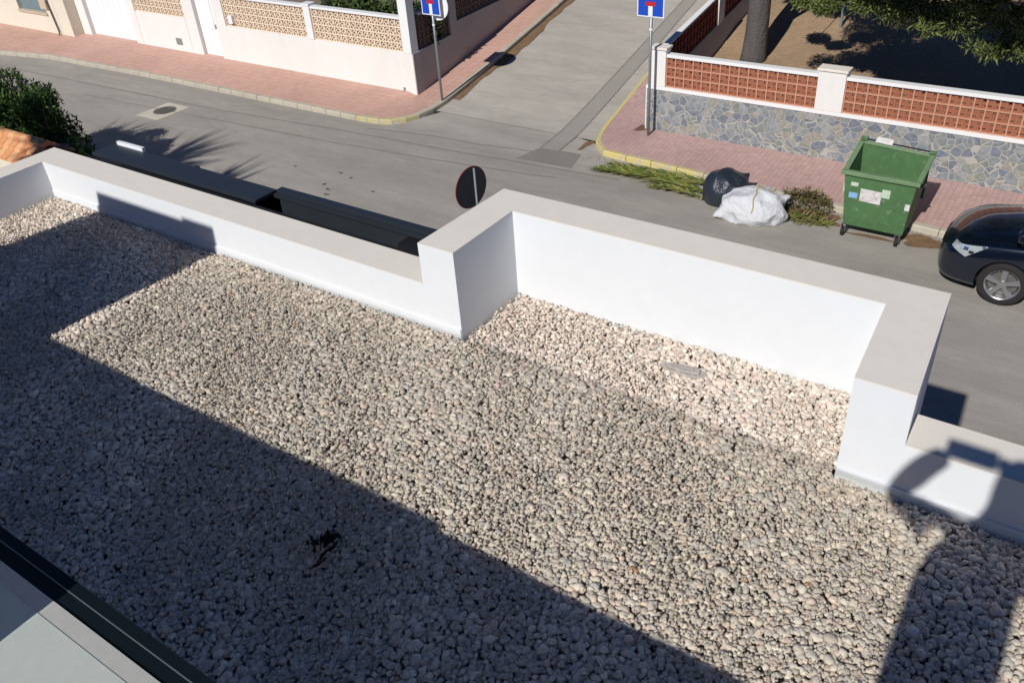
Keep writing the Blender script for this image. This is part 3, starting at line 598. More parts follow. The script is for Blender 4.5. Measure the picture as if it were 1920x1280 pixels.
# gate and door
MB().box(-28.84, -26.36, HY + .14, HY + .18, .16, 2.54).build('garage_gate', 'gate_white', ho)
gm = MB()
for k in range(9): gm.box(-28.84 + .31 * k - .006, -28.84 + .31 * k + .006, HY + .134, HY + .139, .18, 2.5)
gm.build('gate_ribs', 'gate_white', ho)
dr = MB().box(-23.02, -22.13, HY + .12, HY + .17, .16, 2.44).build('door', 'gate_white', ho)
MB().box(-22.75, -22.35, HY + .10, HY + .118, 1.0, 2.3).build('door_panel', 'gate_white', dr)
MB().tube([(-22.28, HY + .09, 1.03), (-22.28, HY + .09, 1.15)], .014).build('handle', 'iron', dr)
MB().box(-23.03, -22.12, HY - .02, HY + .22, .08, .155).build('door_step', 'concrete', ho)
vt = MB(); vt.box(-24.25, -23.97, HY - .012, HY - .002, .40, .60); vt.build('vent', 'cable_grey', ho)
vt = MB(); vt.box(-21.45, -21.28, HY - .05, HY + .03, 1.30, 1.52); vt.build('meter_box', 'white_paint', ho)
vt = MB(); vt.box(-15.1, -15.02, HY - .01, HY - .002, .22, .30); vt.build('vent', 'cable_grey', ho)
# side wall up the street, stepped
sd2 = empty('house_side_wall', (-14.7, 20, .3), 'shaded grey side wall of the white house with dark openwork above', 'wall')
xs_ = lambda y: -14.63 - .07 * (y - 16.3)
def side(m, a, b, z0, z1, t0=0, t1=.22): m.hexa([(xs_(a) - t1, a, z0), (xs_(a) - t0, a, z0), (xs_(b) - t0, b, z0), (xs_(b) - t1, b, z0), (xs_(a) - t1, a, z1), (xs_(a) - t0, a, z1), (xs_(b) - t0, b, z1), (xs_(b) - t1, b, z1)])
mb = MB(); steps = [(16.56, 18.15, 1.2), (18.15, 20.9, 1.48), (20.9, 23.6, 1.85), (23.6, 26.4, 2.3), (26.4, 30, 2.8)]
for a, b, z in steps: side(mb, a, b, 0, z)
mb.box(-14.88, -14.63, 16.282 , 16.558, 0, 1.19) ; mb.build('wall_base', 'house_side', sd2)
for a, b, z in steps:
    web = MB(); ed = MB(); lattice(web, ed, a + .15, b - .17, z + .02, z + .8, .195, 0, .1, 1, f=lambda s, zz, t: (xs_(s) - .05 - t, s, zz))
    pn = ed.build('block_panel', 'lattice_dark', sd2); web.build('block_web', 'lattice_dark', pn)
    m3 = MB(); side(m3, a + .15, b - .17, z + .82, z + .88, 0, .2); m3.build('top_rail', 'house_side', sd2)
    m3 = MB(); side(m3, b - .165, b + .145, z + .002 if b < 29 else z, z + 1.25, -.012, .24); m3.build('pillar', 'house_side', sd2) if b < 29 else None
# neighbour further left: cream house front with shuttered window
nb = empty('cream_house', (-33, 16, 0), 'cream house front with grey shuttered window at the far left', 'building')
w = MB(); w.box(-60, -32.3, 15.9, 16.3, 0, 3.4); w.box(-32.3, -30.55, 15.9, 16.3, 0, .78); w.box(-30.55, -30.0, 15.9, 16.3, 0, 3.4); w.box(-32.3, -30.55, 15.9, 16.3, 2.1, 3.4); w.build('wall_face', 'house_cream', nb)
wn = MB().box(-32.3, -30.55, 16.02, 16.08, .86, 2.1).build('window', 'window', nb)
MB().box(-32.34, -30.51, 15.85, 16.1, .785, .85).build('sill', 'shade_cream', nb)
w = MB(); w.box(-29.99, -29.31, 15.9, 16.5, 0, 3.2); w.build('gate_pier', 'house_cream', nb)
MB().tube([(-30.28, 15.86, 3.2), (-30.25, 15.86, 1.2), (-30.1, 15.85, .3), (-30.1, 15.8, .13)], .025).build('drainpipe', 'bark', nb)
MB().box(-30.75, -30.35, 15.84, 15.89, 1.0, 1.3).build('meter_box', 'shade_cream', nb)
# ------------------------------------------------------------------ signs
def round_tube(name, m, parent, x, y, z0, z1, r=.03): return MB().tube([(x, y, z0), (x, y, z1)], r, 14).build(name, m, parent, smooth=True)
def square_sign(loc, zc, s, label, bar):
    t_ = empty('road_sign', loc, label, 'road sign', 'blue dead end signs on poles'); x, y, z = loc
    round_tube('pole', 'zinc', t_, x, y, z - .1, zc + s / 2 + .05)
    MB().tube([(x, y, zc - s * .95), (x, y, zc - s * .87)], .036, 14).build('pole_band', 'white_paint', t_)
    pl = MB(); h = s / 2; yy = y - .045
    pl.prism([(x - h, yy), (x + h, yy), (x + h, yy + .012), (x - h, yy + .012)], zc - h, zc + h); p = pl.build('sign_plate', 'white_paint', t_, bevel=.004)
    e = h - .025; MB().box(x - e, x + e, yy - .003, yy - .0005, zc - e, zc + e).build('blue_field', 'blue', p)
    MB().box(x - .04 * s / .6 * 1.2, x + .04 * s / .6 * 1.2, yy - .006, yy - .0035, zc - e, zc + bar).build('road_symbol', 'white_paint', p)
    MB().box(x - h * .38, x + h * .38, yy - .007, yy - .0035, zc + bar + .001, zc + bar + .085).build('end_bar', 'red', p)
    for dz in (-.13, .13): MB().box(x - .045, x + .045, yy + .0125, y + .04, zc + dz - .02, zc + dz + .02).build('bracket', 'zinc', t_)
    return t_
square_sign((-8.12, 16.30, .17), 2.98, .60, 'blue dead end sign with red bar on a grey pole before the stone fence', -.085)
t1_ = square_sign((-13.82, 16.25, .2), 2.50, .56, 'blue dead end sign with a round sign behind it at the white house corner', -.02)
b_ = MB(); n = 32; x, y, zc, r = -13.74, 16.33, 2.42, .34
b_.add([(x + r * math.cos(2 * math.pi * k / n), y, zc + r * math.sin(2 * math.pi * k / n)) for k in range(n)] + [(x + r * math.cos(2 * math.pi * k / n), y + .02, zc + r * math.sin(2 * math.pi * k / n)) for k in range(n)],
       [tuple(reversed(range(n))), tuple(range(n, 2 * n))] + [(k, (k + 1) % n, n + (k + 1) % n, n + k) for k in range(n)]); b_.build('round_plate', 'white_paint', t1_)
# round sign seen from behind beyond the parapet
rs_ = empty('round_sign', (-6.85, 8.55, KH), 'round no entry sign seen from behind beyond the low parapet', 'road sign')
rx, ry, rzc, rr = -6.93, 8.55, 2.42, .30; round_tube('pole', 'pole_dull', rs_, -6.85, 8.55, 0, 2.72, .015)
n = 40; ang = math.radians(8)
def dpt(u, v, w): return (rx + w * math.cos(ang) + u * math.sin(ang) * 1, ry + u * math.cos(ang) - w * math.sin(ang), rzc + v)
def dmesh(r, w0, w1):
    m_ = MB(); m_.add([dpt(r * math.cos(2 * math.pi * k / n), r * math.sin(2 * math.pi * k / n), w0) for k in range(n)] + [dpt(r * math.cos(2 * math.pi * k / n), r * math.sin(2 * math.pi * k / n), w1) for k in range(n)],
        [tuple(range(n)), tuple(reversed(range(n, 2 * n)))] + [(k, n + k, n + (k + 1) % n, (k + 1) % n) for k in range(n)]); return m_
pl = dmesh(rr - .012, 0, .006).build('sign_plate', 'sign_back', rs_)
rim = MB(); P = [dpt((rr - .006) * math.cos(2 * math.pi * k / n), (rr - .006) * math.sin(2 * math.pi * k / n), 0) for k in range(n + 1)]; rim.tube(P, .007, 6).build('rim', 'red_dull', pl)
dmesh(rr - .014, -.006, -.001).build('red_face', 'red', pl)
m_ = MB(); m_.hexa([dpt(-.2, -.05, -.009), dpt(.2, -.05, -.009), dpt(.2, -.05, -.0065), dpt(-.2, -.05, -.0065), dpt(-.2, .05, -.009), dpt(.2, .05, -.009), dpt(.2, .05, -.0065), dpt(-.2, .05, -.0065)]); m_.build('white_bar', 'white_paint', pl)

# ------------------------------------------------------------------ anthracite gate structure below the parapet
ga = empty('metal_gate', (-10, 7.6, 0), 'dark anthracite metal canopy and fence along the near pavement', 'fence')
ZC = 2.0
mb = MB(); mb.box(-14.42, -10.2, 7.41, 7.86, ZC - .06, ZC); mb.build('canopy', 'anthracite', ga, bevel=.01)
mb = MB(); mb.box(-14.42, -5.4, 7.215, 7.24, ZC - .1, ZC - .01); mb.box(-14.42, -5.4, 7.31, 7.335, ZC - .1, ZC - .02); mb.build('inner_rail', 'anthracite2', ga)
mb = MB(); mb.box(-10.195, -5.4, 7.84, 7.96, ZC - .06, ZC); mb.box(-10.195, -5.4, 7.77, 7.835, ZC - .10, ZC - .04); mb.build('top_rail', 'anthracite', ga)
mb = MB(); mb.box(-14.42, -5.4, 7.87, 7.91, .1, ZC - .065); mb.build('fence_panel', 'anthracite', ga)
mb = MB(); mb.box(-14.42, -5.4, 7.2, 7.24, .1, ZC - .11); mb.build('inner_panel', 'anthracite2', ga)
mb = MB(); mb.box(-7.55, -6.3, 7.60, 7.86, .6, ZC - .15); mb.build('letter_box', 'anthracite2', ga)
mb = MB(); mb.box(-14.34, -13.6, 7.872, 7.93, ZC - .03, ZC + .05); mb.build('name_plate', 'gate_white', ga)  # white strip standing in for a lit reflection on the canopy end
for x in (-14.4, -12.3, -10.2, -5.45): MB().box(x - .05, x + .05, 7.915, 8.0, 0, ZC - .07).build('post', 'anthracite2', ga)

# ------------------------------------------------------------------ neighbour's wall with orange tile capping
nw = empty('tiled_wall', (-18, 7.15, 0), 'neighbour wall capped with orange terracotta tiles below the dark bush', 'wall')
MB().box(-26, -15.4, 6.9, 7.4, 0, 1.86).build('wall_face', 'house_cream', nw)
tm = MB(); tt = random.Random(3)
xx = -26.0
while xx < -15.35:
    tone = [(.62, .27, .11), (.72, .36, .16), (.66, .31, .14), (.74, .40, .20), (.58, .24, .11)][tt.randrange(5)]; wd = .19
    for sgn, nrow in ((1, 2), (-1, 2)):
        for rI in range(nrow):
            pts = []
            for end in (0, 1):
                d0 = (rI + end) * .21 + (.03 if end else 0); yv = 7.16 + sgn * d0; zv = 2.05 - .13 * (rI + end) + (.012 if rI == 0 else 0) * 1
                for q in range(6):
                    an = math.pi * q / 5; pts.append((xx + wd / 2 - wd / 2 * math.cos(an), yv, zv + .05 * math.sin(an)))
            tm.add(pts, [(q, q + 1, 7 + q, 6 + q) if sgn < 0 else (6 + q, 7 + q, q + 1, q) for q in range(5)] + [(6, 7, 8, 9, 10, 11)], tone)
    # ridge tile
    pts = []
    for end in (0, 1):
        for q in range(7):
            an = math.pi * q / 6; pts.append((xx + end * (wd + .0), 7.16 - .10 * math.cos(an), 2.06 + .075 * math.sin(an)))
    tm.add(pts, [(q, 7 + q, 8 + q, q + 1) for q in range(6)] + [(0, 1, 2, 3, 4, 5, 6), (13, 12, 11, 10, 9, 8, 7)], tone)
    xx += wd + .004
tm.build('tile_capping', 'tile_attr', nw)
MB().box(-15.38, -15.28, 6.8, 7.5, 0, 1.98).build('end_post', 'bark', nw)
MB().box(-26, -15.5, 6.45, 6.74, 0, 1.55).build('inner_ledge', 'concrete', nw)

# ------------------------------------------------------------------ foliage helpers
def leaf_mesh(name, m, centers, n, size, parent=None, cols=((.05, .1, .02), (.08, .14, .03), (.02, .05, .012)), long=1.0, up=.0, seed=0, inner=.35):
    """many small leaf blades spread through blobs: centers = [(x,y,z,rx,ry,rz)]"""
    r = np.random.default_rng(seed); C = np.array(centers, float); vol = C[:, 3] * C[:, 4] * C[:, 5]; vol = vol ** .8; idx = r.choice(len(C), n, p=vol / vol.sum())
    d = r.normal(size=(n, 3)); d /= np.linalg.norm(d, axis=1)[:, None]; rad = (inner + (1 - inner) * r.random(n) ** .5)[:, None]
    lump = 1 + .18 * np.sin(d[:, 0] * 7 + idx) * np.sin(d[:, 2] * 6 + idx * 2)
    P = C[idx, :3] + d * rad * C[idx, 3:] * lump[:, None]
    a = r.normal(size=(n, 3)) + d * .8; a[:, 2] += up; a /= np.linalg.norm(a, axis=1)[:, None]; b = np.cross(a, r.normal(size=(n, 3))); b /= np.linalg.norm(b, axis=1)[:, None]
    s_ = size * r.uniform(.6, 1.4, n)[:, None]; V = np.stack([P - b * s_ * .3, P + a * s_ * long * .6 - b * s_ * .25, P + a * s_ * long * 1.2, P + b * s_ * .35 + a * s_ * long * .3], 1).reshape(-1, 3)
    me = bpy.data.meshes.new(name); me.vertices.add(4 * n); me.vertices.foreach_set('co', V.ravel().astype(np.float32)); me.loops.add(4 * n); me.loops.foreach_set('vertex_index', np.arange(4 * n, dtype=np.int32)); me.polygons.add(n)
    me.polygons.foreach_set('loop_start', np.arange(0, 4 * n, 4, dtype=np.int32)); me.polygons.foreach_set('loop_total', np.full(n, 4, np.int32)); me.update()
    cc = np.ones((n, 4), np.float32); k = r.integers(0, len(cols), n); clump = np.array([r.uniform(.75, 1.25) for _ in range(len(C))])
    cc[:, :3] = np.array(cols)[k] * (r.uniform(.75, 1.25, n) * clump[idx])[:, None]; at = me.attributes.new('tone', 'FLOAT_COLOR', 'FACE'); at.data.foreach_set('color', cc.ravel())
    o = bpy.data.objects.new(name, me); COL.objects.link(o); me.materials.append(M[m])
    if parent: o.parent = parent; o.location = -Vector(parent.location)
    return o
def clumps(cx, cy, cz, rx, ry, rz, n, cr, seed, flat=1.0):
    r = random.Random(seed); out = []
    for i in range(n):
        while True:
            a, b, c = r.uniform(-1, 1), r.uniform(-1, 1), r.uniform(-1, 1)
            if a * a + b * b + c * c < 1: break
        k = cr * r.uniform(.6, 1.3); out.append((cx + a * rx, cy + b * ry, cz + c * rz, k, k, k * flat))
    return out
GC = ((.05, .10, .02), (.085, .14, .03), (.03, .065, .015), (.12, .17, .04))
# dark bush over the tiled wall
bu = empty('bush', (-19.0, 8.6, 0), 'large dark green bush behind the orange tiled wall at the left', 'bush')
leaf_mesh('foliage', 'leaf_tone', clumps(-19.6, 8.6, 1.25, 1.7, .7, .95, 60, .36, 3) + clumps(-17.75, 8.4, .75, .75, .5, .55, 30, .24, 8), 60000, .048, bu, ((.05, .10, .02), (.095, .16, .03), (.022, .05, .012)), 1.5, .5, 1)
mb = MB(); r0 = random.Random(5)
for k in range(7): mb.tube([(-19.2 + .1 * k, 8.6, 0), (-19.8 + .3 * k, 8.5 + r0.uniform(-.3, .3), 1.2), (-20.6 + .5 * k, 8.6 + r0.uniform(-.4, .4), 2.0)], [.05, .03, .01], 6)
mb.build('stems', 'bark', bu)
# tree with the grey trunk just behind the fence
def limb_tree(name, base, pts, r0_, label, cat, crowns, nleaf, lsize, seed, group=None, cols=GC, long=1.8, limbs=6):
    t_ = empty(name, base, label, cat, group); bx_, by_, bz_ = base; mb = MB()
    mb.tube([(bx_ + a, by_ + b, bz_ + c) for a, b, c, _ in pts], [r0_ * k for _, _, _, k in pts], 14); mb.build('trunk', 'bark', t_, smooth=True)
    top = pts[-1]; rr_ = random.Random(seed); mb = MB()
    for i in range(min(limbs * 2, len(crowns))):
        c = crowns[int(i * len(crowns) / (limbs * 2))]; u = rr_.uniform(.55, 1.0); j = min(len(pts) - 2, int(u * (len(pts) - 1))); q = pts[j + 1]
        s0 = Vector((bx_ + q[0], by_ + q[1], bz_ + q[2])); e0 = Vector(c[:3]); m0 = s0.lerp(e0, .5) + Vector((rr_.uniform(-.2, .2), rr_.uniform(-.2, .2), .25))
        mb.tube([s0, m0, e0], [r0_ * .3, r0_ * .18, r0_ * .06], 7)
    mb.build('limbs', 'bark', t_, smooth=True); leaf_mesh('crown', 'leaf_tone', crowns, nleaf, lsize, t_, cols, long, 0, seed); return t_
limb_tree('tree', (-7.32, 20.15, .85), [(0, 0, -.2, 1.35), (0, 0, .15, 1.08), (.02, 0, .6, 1), (.03, .02, 1.6, .93), (-.05, .05, 3.2, .85), (.1, .1, 4.6, .6)], .26,
          'thick grey tree trunk rising behind the stone fence near the street corner', 'tree', clumps(-6.9, 19.6, 6.4, 1.9, 2.0, 1.2, 60, .5, 11), 30000, .09, 2, 'trees in the garden behind the stone fence')
OC = clumps(-.2, 15.6, 5.05, 4.9, 1.1, .35, 120, .45, 81, .6)
PC = ((.085, .12, .03), (.13, .165, .045), (.045, .07, .018), (.16, .18, .06))
def cl(L, r_, seed, k=5, sp=.22):
    r = random.Random(seed); return [(x + r.uniform(-sp, sp) * 1.6, y + r.uniform(-sp, sp), z + r.uniform(-sp, sp) * .5, r_ * r.uniform(.7, 1.2), r_ * r.uniform(.7, 1.2), r_ * .6) for x, y, z in L for _ in range(k)]
pn1 = limb_tree('pine_tree', (1.6, 18.6, .6), [(0, 0, -.2, 1.3), (0, 0, .5, 1), (-.1, -.3, 2, .85), (.1, -.9, 4, .6)], .2,
          'pine tree with low sunlit branches behind the openwork fence at the right', 'tree', clumps(-1.2, 17.0, 5.6, 4.4, 2.1, 1.0, 110, .5, 21, .6) + cl([(-4.3, 17.2, 3.14), (-3.96, 17.2, 3.05), (-3.5, 17.2, 2.92), (-3.05, 17.25, 2.88), (-2.65, 17.2, 2.85), (-3.6, 17.4, 3.2), (-2.6, 17.4, 3.2), (-2.2, 17.1, 3.1), (-1.8, 17.1, 3.0)], .24, 5, 4) + cl([(-2.13, 17.2, 2.42), (-1.85, 17.2, 2.5), (-1.6, 17.2, 2.55), (-1.7, 17.3, 2.8), (-1.2, 17.2, 2.5)], .2, 6, 4) + clumps(.4, 16.6, 3.75, 3.0, .4, .15, 40, .32, 78, .6) + cl([(-5.4, 17, 3.55), (-4.9, 17, 3.5), (-4.6, 17.2, 3.6), (-5.2, 17.3, 3.8)], .28, 9, 4), 170000, .036, 4, 'trees in the garden behind the stone fence', PC, 2.6, 10)
leaf_mesh('upper_crown', 'leaf_tone', OC, 42000, .10, pn1, PC, 1.8, 0, 17)
limb_tree('pine_tree', (-6.3, 22.6, 1.2), [(0, 0, -.2, 1.3), (0, 0, .5, 1), (-.1, .1, 1.6, .85), (.1, 0, 3, .6)], .10,
          'smaller pine tree beside the grey trunk at the top edge', 'tree', clumps(-5.9, 21.3, 3.5, 1.6, .9, .8, 40, .36, 31, .6) + cl([(-6.1, 19.8, 2.35), (-5.6, 19.8, 2.3), (-5.2, 20.0, 2.45)], .24, 8, 3, .15), 70000, .032, 5, 'trees in the garden behind the stone fence', PC, 2.4)
limb_tree('pine_tree', (4.4, 18.6, .8), [(0, 0, -.2, 1.3), (0, 0, .5, 1), (-.1, .1, 2, .85), (.1, 0, 4, .6)], .2,
          'pine tree beyond the right edge reaching over the fence', 'tree', clumps(4.6, 16.4, 5.3, 2.6, 2.0, 1.0, 60, .5, 41, .6), 50000, .05, 6, 'trees in the garden behind the stone fence', PC, 2.4)
tag(MB().tube([(-5.95, 22.2, 1.15), (-5.95, 22.2, 4)], .035, 10).build('garden_post', 'zinc'), 'thin grey post standing in the garden among the pine branches', 'post')
# hedge behind the house wall
hg = tag(leaf_mesh('hedge', 'leaf_tone', [(-18.2 + .35 * i, 17.3 + .1 * math.sin(i), 1.55 + .08 * math.sin(i * 2.3), .4, .45, .55) for i in range(10)], 16000, .07, None, ((.05, .085, .02), (.09, .13, .035), (.03, .05, .015)), 1.4, 0, 7), 'dark green clipped hedge behind the beige openwork of the white wall', 'hedge')
struct(MB().box(-60, -14.9, 16.55, 40, 0, .3), 'yard', 'ground', 'hidden yard ground behind the white house wall')
# out-of-frame palms at the left whose fronds shade the street
def palm(base, h, nf, L, label, seed):
    t_ = empty('palm_tree', base, label, 'palm tree', 'palm trees beside the building'); r = random.Random(seed); bx_, by_, _ = base
    MB().tube([(bx_ + .15 * math.sin(i * .4), by_, h * i / 8) for i in range(9)], [.22 - .008 * i for i in range(9)], 12).build('trunk', 'bark', t_, smooth=True)
    cr = MB()
    for k in range(nf):
        a = r.uniform(0, 2 * math.pi); el = r.uniform(-.05, 1.45); l = L * r.uniform(.65, 1.15); c = Vector((bx_ + r.uniform(-.2, .2), by_ + r.uniform(-.2, .2), h - r.uniform(0, .25))); dd = Vector((math.cos(a) * math.cos(el), math.sin(a) * math.cos(el), math.sin(el)))
        sd_ = dd.cross(Vector((r.gauss(0, 1), r.gauss(0, 1), r.gauss(0, 1)))).normalized() * .05; cr.add([c - sd_ * .6, c + dd * l * .45 - sd_, c + dd * l, c + dd * l * .45 + sd_, c + sd_ * .6], [(0, 1, 2, 3, 4)])
    cr.build('crown', 'leaf_dark', t_)
    return t_
M['leaf_dark'] = mat('palm_leaf', (.045, .08, .02), .6)
M['leaf_dark'].node_tree.nodes['Principled BSDF'].inputs['Base Color'].default_value = (.045, .08, .02, 1)
palm((-19.9, -1.7, 0), 9.25, 110, 1.6, 'tall spiky yucca palm at the left of the building, farthest left of three', 1)
palm((-17.5, -1.7, 0), 9.45, 100, 1.6, 'tall spiky yucca palm between the two others left of the building', 2)
palm((-15.2, -1.7, 0), 9.1, 90, 1.3, 'spiky yucca palm nearest to the gravel roof, the lowest of three', 3)

# ------------------------------------------------------------------ cut palm frond, bags, weeds
fr_ = MB(); rr = random.Random(12); tones = [(.22, .25, .055), (.13, .18, .035), (.34, .32, .10), (.08, .11, .025)]
def frond(mb, a, b, w, n, seed, bow=.1):
    r = random.Random(seed); a = Vector(a); b = Vector(b); d = (b - a); L = d.length; d.normalize(); s_ = Vector((-d.y, d.x, 0))
    pts = [a.lerp(b, i / 12) + s_ * bow * math.sin(math.pi * i / 12) + Vector((0, 0, .05 * math.sin(math.pi * i / 12))) for i in range(13)]
    mb.tube(pts, [.022 - .0015 * i for i in range(13)], 6, tone=(.30, .26, .10))
    for i in range(n):
        u = i / n; j = min(11, int(u * 12)); p = pts[j].lerp(pts[j + 1], u * 12 - j); ll = w * (1.0 - .45 * u) * r.uniform(.8, 1.15) * min(1, .35 + 3 * u)
        for sg in (-1, 1):
            dr_ = (d * r.uniform(1.0, 1.5) + s_ * sg * r.uniform(.35, .7)).normalized(); e_ = p + dr_ * ll + Vector((0, 0, r.uniform(-.03, .06))); e_.z = max(.012, e_.z); m_ = p.lerp(e_, .5) + Vector((0, 0, .04)); w_ = Vector((-dr_.y, dr_.x, 0)) * .016
            mb.add([p - w_ * .6, m_ - w_, e_, m_ + w_, p + w_ * .6], [(0, 1, 2, 3, 4)], tones[r.randrange(4)])
    return mb
o = frond(MB(), (-5.85, 14.85, .05), (-8.1, 14.78, .04), .62, 110, 1).build('palm_frond', 'leaf_tone'); tag(o, 'cut green palm frond lying along the yellow kerb, the upper one', 'palm frond', 'cut palm fronds by the kerb')
o = frond(MB(), (-5.9, 14.45, .05), (-8.3, 14.5, .04), .60, 110, 2, -.06).build('palm_frond', 'leaf_tone'); tag(o, 'yellowish green palm frond with its pointed tip reaching farthest into the road', 'palm frond', 'cut palm fronds by the kerb')
o = frond(MB(), (-5.9, 14.2, .04), (-7.0, 14.22, .03), .35, 30, 3, -.05).build('palm_frond', 'weed'); tag(o, 'short brownish palm frond scrap beside the black bag', 'palm frond', 'cut palm fronds by the kerb')

def bag(name, loc, sx, sy, sz, seed, m, knots=()):
    """sack: icosphere pushed about by folds, flat on the ground"""
    import bmesh
    b = bmesh.new(); bmesh.ops.create_icosphere(b, subdivisions=5, radius=1); r = random.Random(seed); W = [(Vector((r.gauss(0, 1), r.gauss(0, 1), r.gauss(0, 1))).normalized(), r.uniform(2.5, 8), r.uniform(0, 6)) for _ in range(16)]
    for v in b.verts:
        n = v.co.normalized(); f_ = 1.0
        for w, k, p in W: f_ += (.040 if m == 'bag_white' else .022) * (1 - abs(math.sin(k * n.dot(w) + p))) * (8 / (k + 3))
        x, y, z = n.x * sx * f_, n.y * sy * f_, n.z * sz * f_ + sz * .62
        if n.z < 0: x *= 1 + .10 * (-n.z); y *= 1 + .10 * (-n.z)
        for kx, ky, kz, kr, kh in knots:
            d = (Vector((n.x, n.y, n.z)) - Vector((kx, ky, kz)).normalized()).length
            if d < kr: t_ = (1 - d / kr) ** 2 * kh; x += kx * t_; y += ky * t_; z += kz * t_
        v.co = Vector((x, y, max(z, .004 + .002 * n.x)))
    me = bpy.data.meshes.new(name); b.to_mesh(me); b.free(); me.polygons.foreach_set('use_smooth', [True] * len(me.polygons)); o = bpy.data.objects.new(name, me); o.location = loc; COL.objects.link(o); me.materials.append(M[m]); return o
o = bag('rubbish_bag', (-5.52, 14.40, .0), .40, .34, .36, 3, 'bag_black', [(.6, .5, .6, .35, .12)]); tag(o, 'full black plastic rubbish bag beside the white sack', 'bag', 'bags dumped at the kerb')
wb = bag('sack', (-4.83, 13.98, 0), .47, .34, .30, 5, 'bag_white', [(1, .45, .55, .5, .17), (-.9, -.6, -.2, .4, .16), (.3, .8, .6, .35, .12)]); wb.rotation_euler = (0, 0, .15)
tag(wb, 'bulging white plastic sack tied with a straw coloured strap', 'sack', 'bags dumped at the kerb')
dg = bpy.context.evaluated_depsgraph_get(); bpy.context.view_layer.update()
bvw = BVHTree.FromPolygons([v.co[:] for v in wb.data.vertices], [tuple(p.vertices) for p in wb.data.polygons])
def over(path, r, name, parent, m):
    pts = []
    for x, y in path:
        h = bvw.ray_cast(Vector((x, y, 3)), Vector((0, 0, -1))); pts.append(Vector((x, y, (h[0].z + .008) if h[0] else .01)))
    me_ = MB().tube(pts, r, 6); o_ = me_.build(name, m); o_.parent = parent; o_.location = (0, 0, 0); return o_
over([(.06 + .015 * math.sin(i), -.42 + .8 * i / 24) for i in range(25)], .014, 'strap', wb, 'strap')
over([(.05 + .5 * i / 20, -.02 + .32 * math.sin(i / 20 * 2.4)) for i in range(21)], .012, 'strap', wb, 'strap')
# heap of cut weeds
def weeds(name, cx, cy, rx, ry, h, n, cols, seed, label, cat, grp=None):
    r = random.Random(seed); mb = MB()
    for i in range(n):
        a = r.uniform(0, 6.28); q = math.sqrt(r.random()); x = cx + rx * q * math.cos(a); y = cy + ry * q * math.sin(a); z = h * (1 - q * q) * r.uniform(.1, 1); al = r.uniform(0, 6.28); l = r.uniform(.05, .22); up = r.uniform(-.2, .7)
        d = Vector((math.cos(al), math.sin(al), up)).normalized(); p = Vector((x, y, max(.01, z + (.12 if y > 14.62 else 0)))); e_ = p + d * l; e_.z = max(e_.z, .012); w = Vector((-d.y, d.x, .2)) * r.uniform(.006, .02)
        mb.add([p - w * .4, p.lerp(e_, .5) - w, e_, p.lerp(e_, .5) + w], [(0, 1, 2, 3)], cols[r.randrange(len(cols))])
    return tag(mb.build(name, 'weed'), label, cat, grp)
weeds('weed_heap', -4.12, 14.66, .50, .34, .30, 900, [(.16, .11, .06), (.10, .12, .035), (.24, .17, .09), (.13, .17, .04), (.09, .05, .03)], 1, 'heap of brown and green cut weeds behind the white sack', 'weeds')
weeds('weed_heap', -3.95, 14.3, .42, .16, .10, 420, [(.14, .19, .04), (.20, .22, .06), (.24, .17, .09)], 2, 'low green scraps of cut weeds at the kerb left of the bin', 'weeds')

# ------------------------------------------------------------------ green wheeled bin
bn = empty('wheeled_bin', (-2.75, 14.4, 0), 'large green wheeled rubbish bin with stickers, parked at the kerb', 'bin')
BF, BB = 14.02, 14.86
def frus(m, x0, x1, ya, yb, z0, X0, X1, YA, YB, z1, open_=False):
    vs = [(x0, ya, z0), (x1, ya, z0), (x1, yb, z0), (x0, yb, z0), (X0, YA, z1), (X1, YA, z1), (X1, YB, z1), (X0, YB, z1)]
    fs = [(3, 2, 1, 0), (0, 1, 5, 4), (1, 2, 6, 5), (2, 3, 7, 6), (3, 0, 4, 7)] + ([] if open_ else [(4, 5, 6, 7)]); m.add(vs, fs)
b1 = MB(); frus(b1, -3.24, -2.27, BF + .07, BB - .06, .20, -3.26, -2.25, BF + .05, BB - .04, .34); frus(b1, -3.255, -2.255, BF + .045, BB - .035, .341, -3.28, -2.235, BF + .03, BB - .022, .62)
ZFr, ZBk = 1.14, 1.37
def slab(p0, p1, t0, t1, zt0, zt1):   # wall from p0 to p1 (top outline), lower outline t0,t1
    pass
W_ = .03
xo0, xo1, yo0, yo1 = -3.28, -2.235, BF + .03, BB - .022      # lower outline at z .621
Xo0, Xo1, Yo0, Yo1 = -3.33, -2.19, BF, BB                    # upper outline
zl_ = .621
def hx(a, b_, c, d, A, B, C, D): b1.hexa([a, b_, c, d, A, B, C, D])
hx((xo0, yo0, zl_), (xo1, yo0, zl_), (xo1, yo0 + W_, zl_), (xo0, yo0 + W_, zl_), (Xo0, Yo0, ZFr), (Xo1, Yo0, ZFr), (Xo1, Yo0 + W_, ZFr), (Xo0, Yo0 + W_, ZFr))
hx((xo0, yo1 - W_, zl_), (xo1, yo1 - W_, zl_), (xo1, yo1, zl_), (xo0, yo1, zl_), (Xo0, Yo1 - W_, ZBk), (Xo1, Yo1 - W_, ZBk - .05), (Xo1, Yo1, ZBk - .05), (Xo0, Yo1, ZBk))
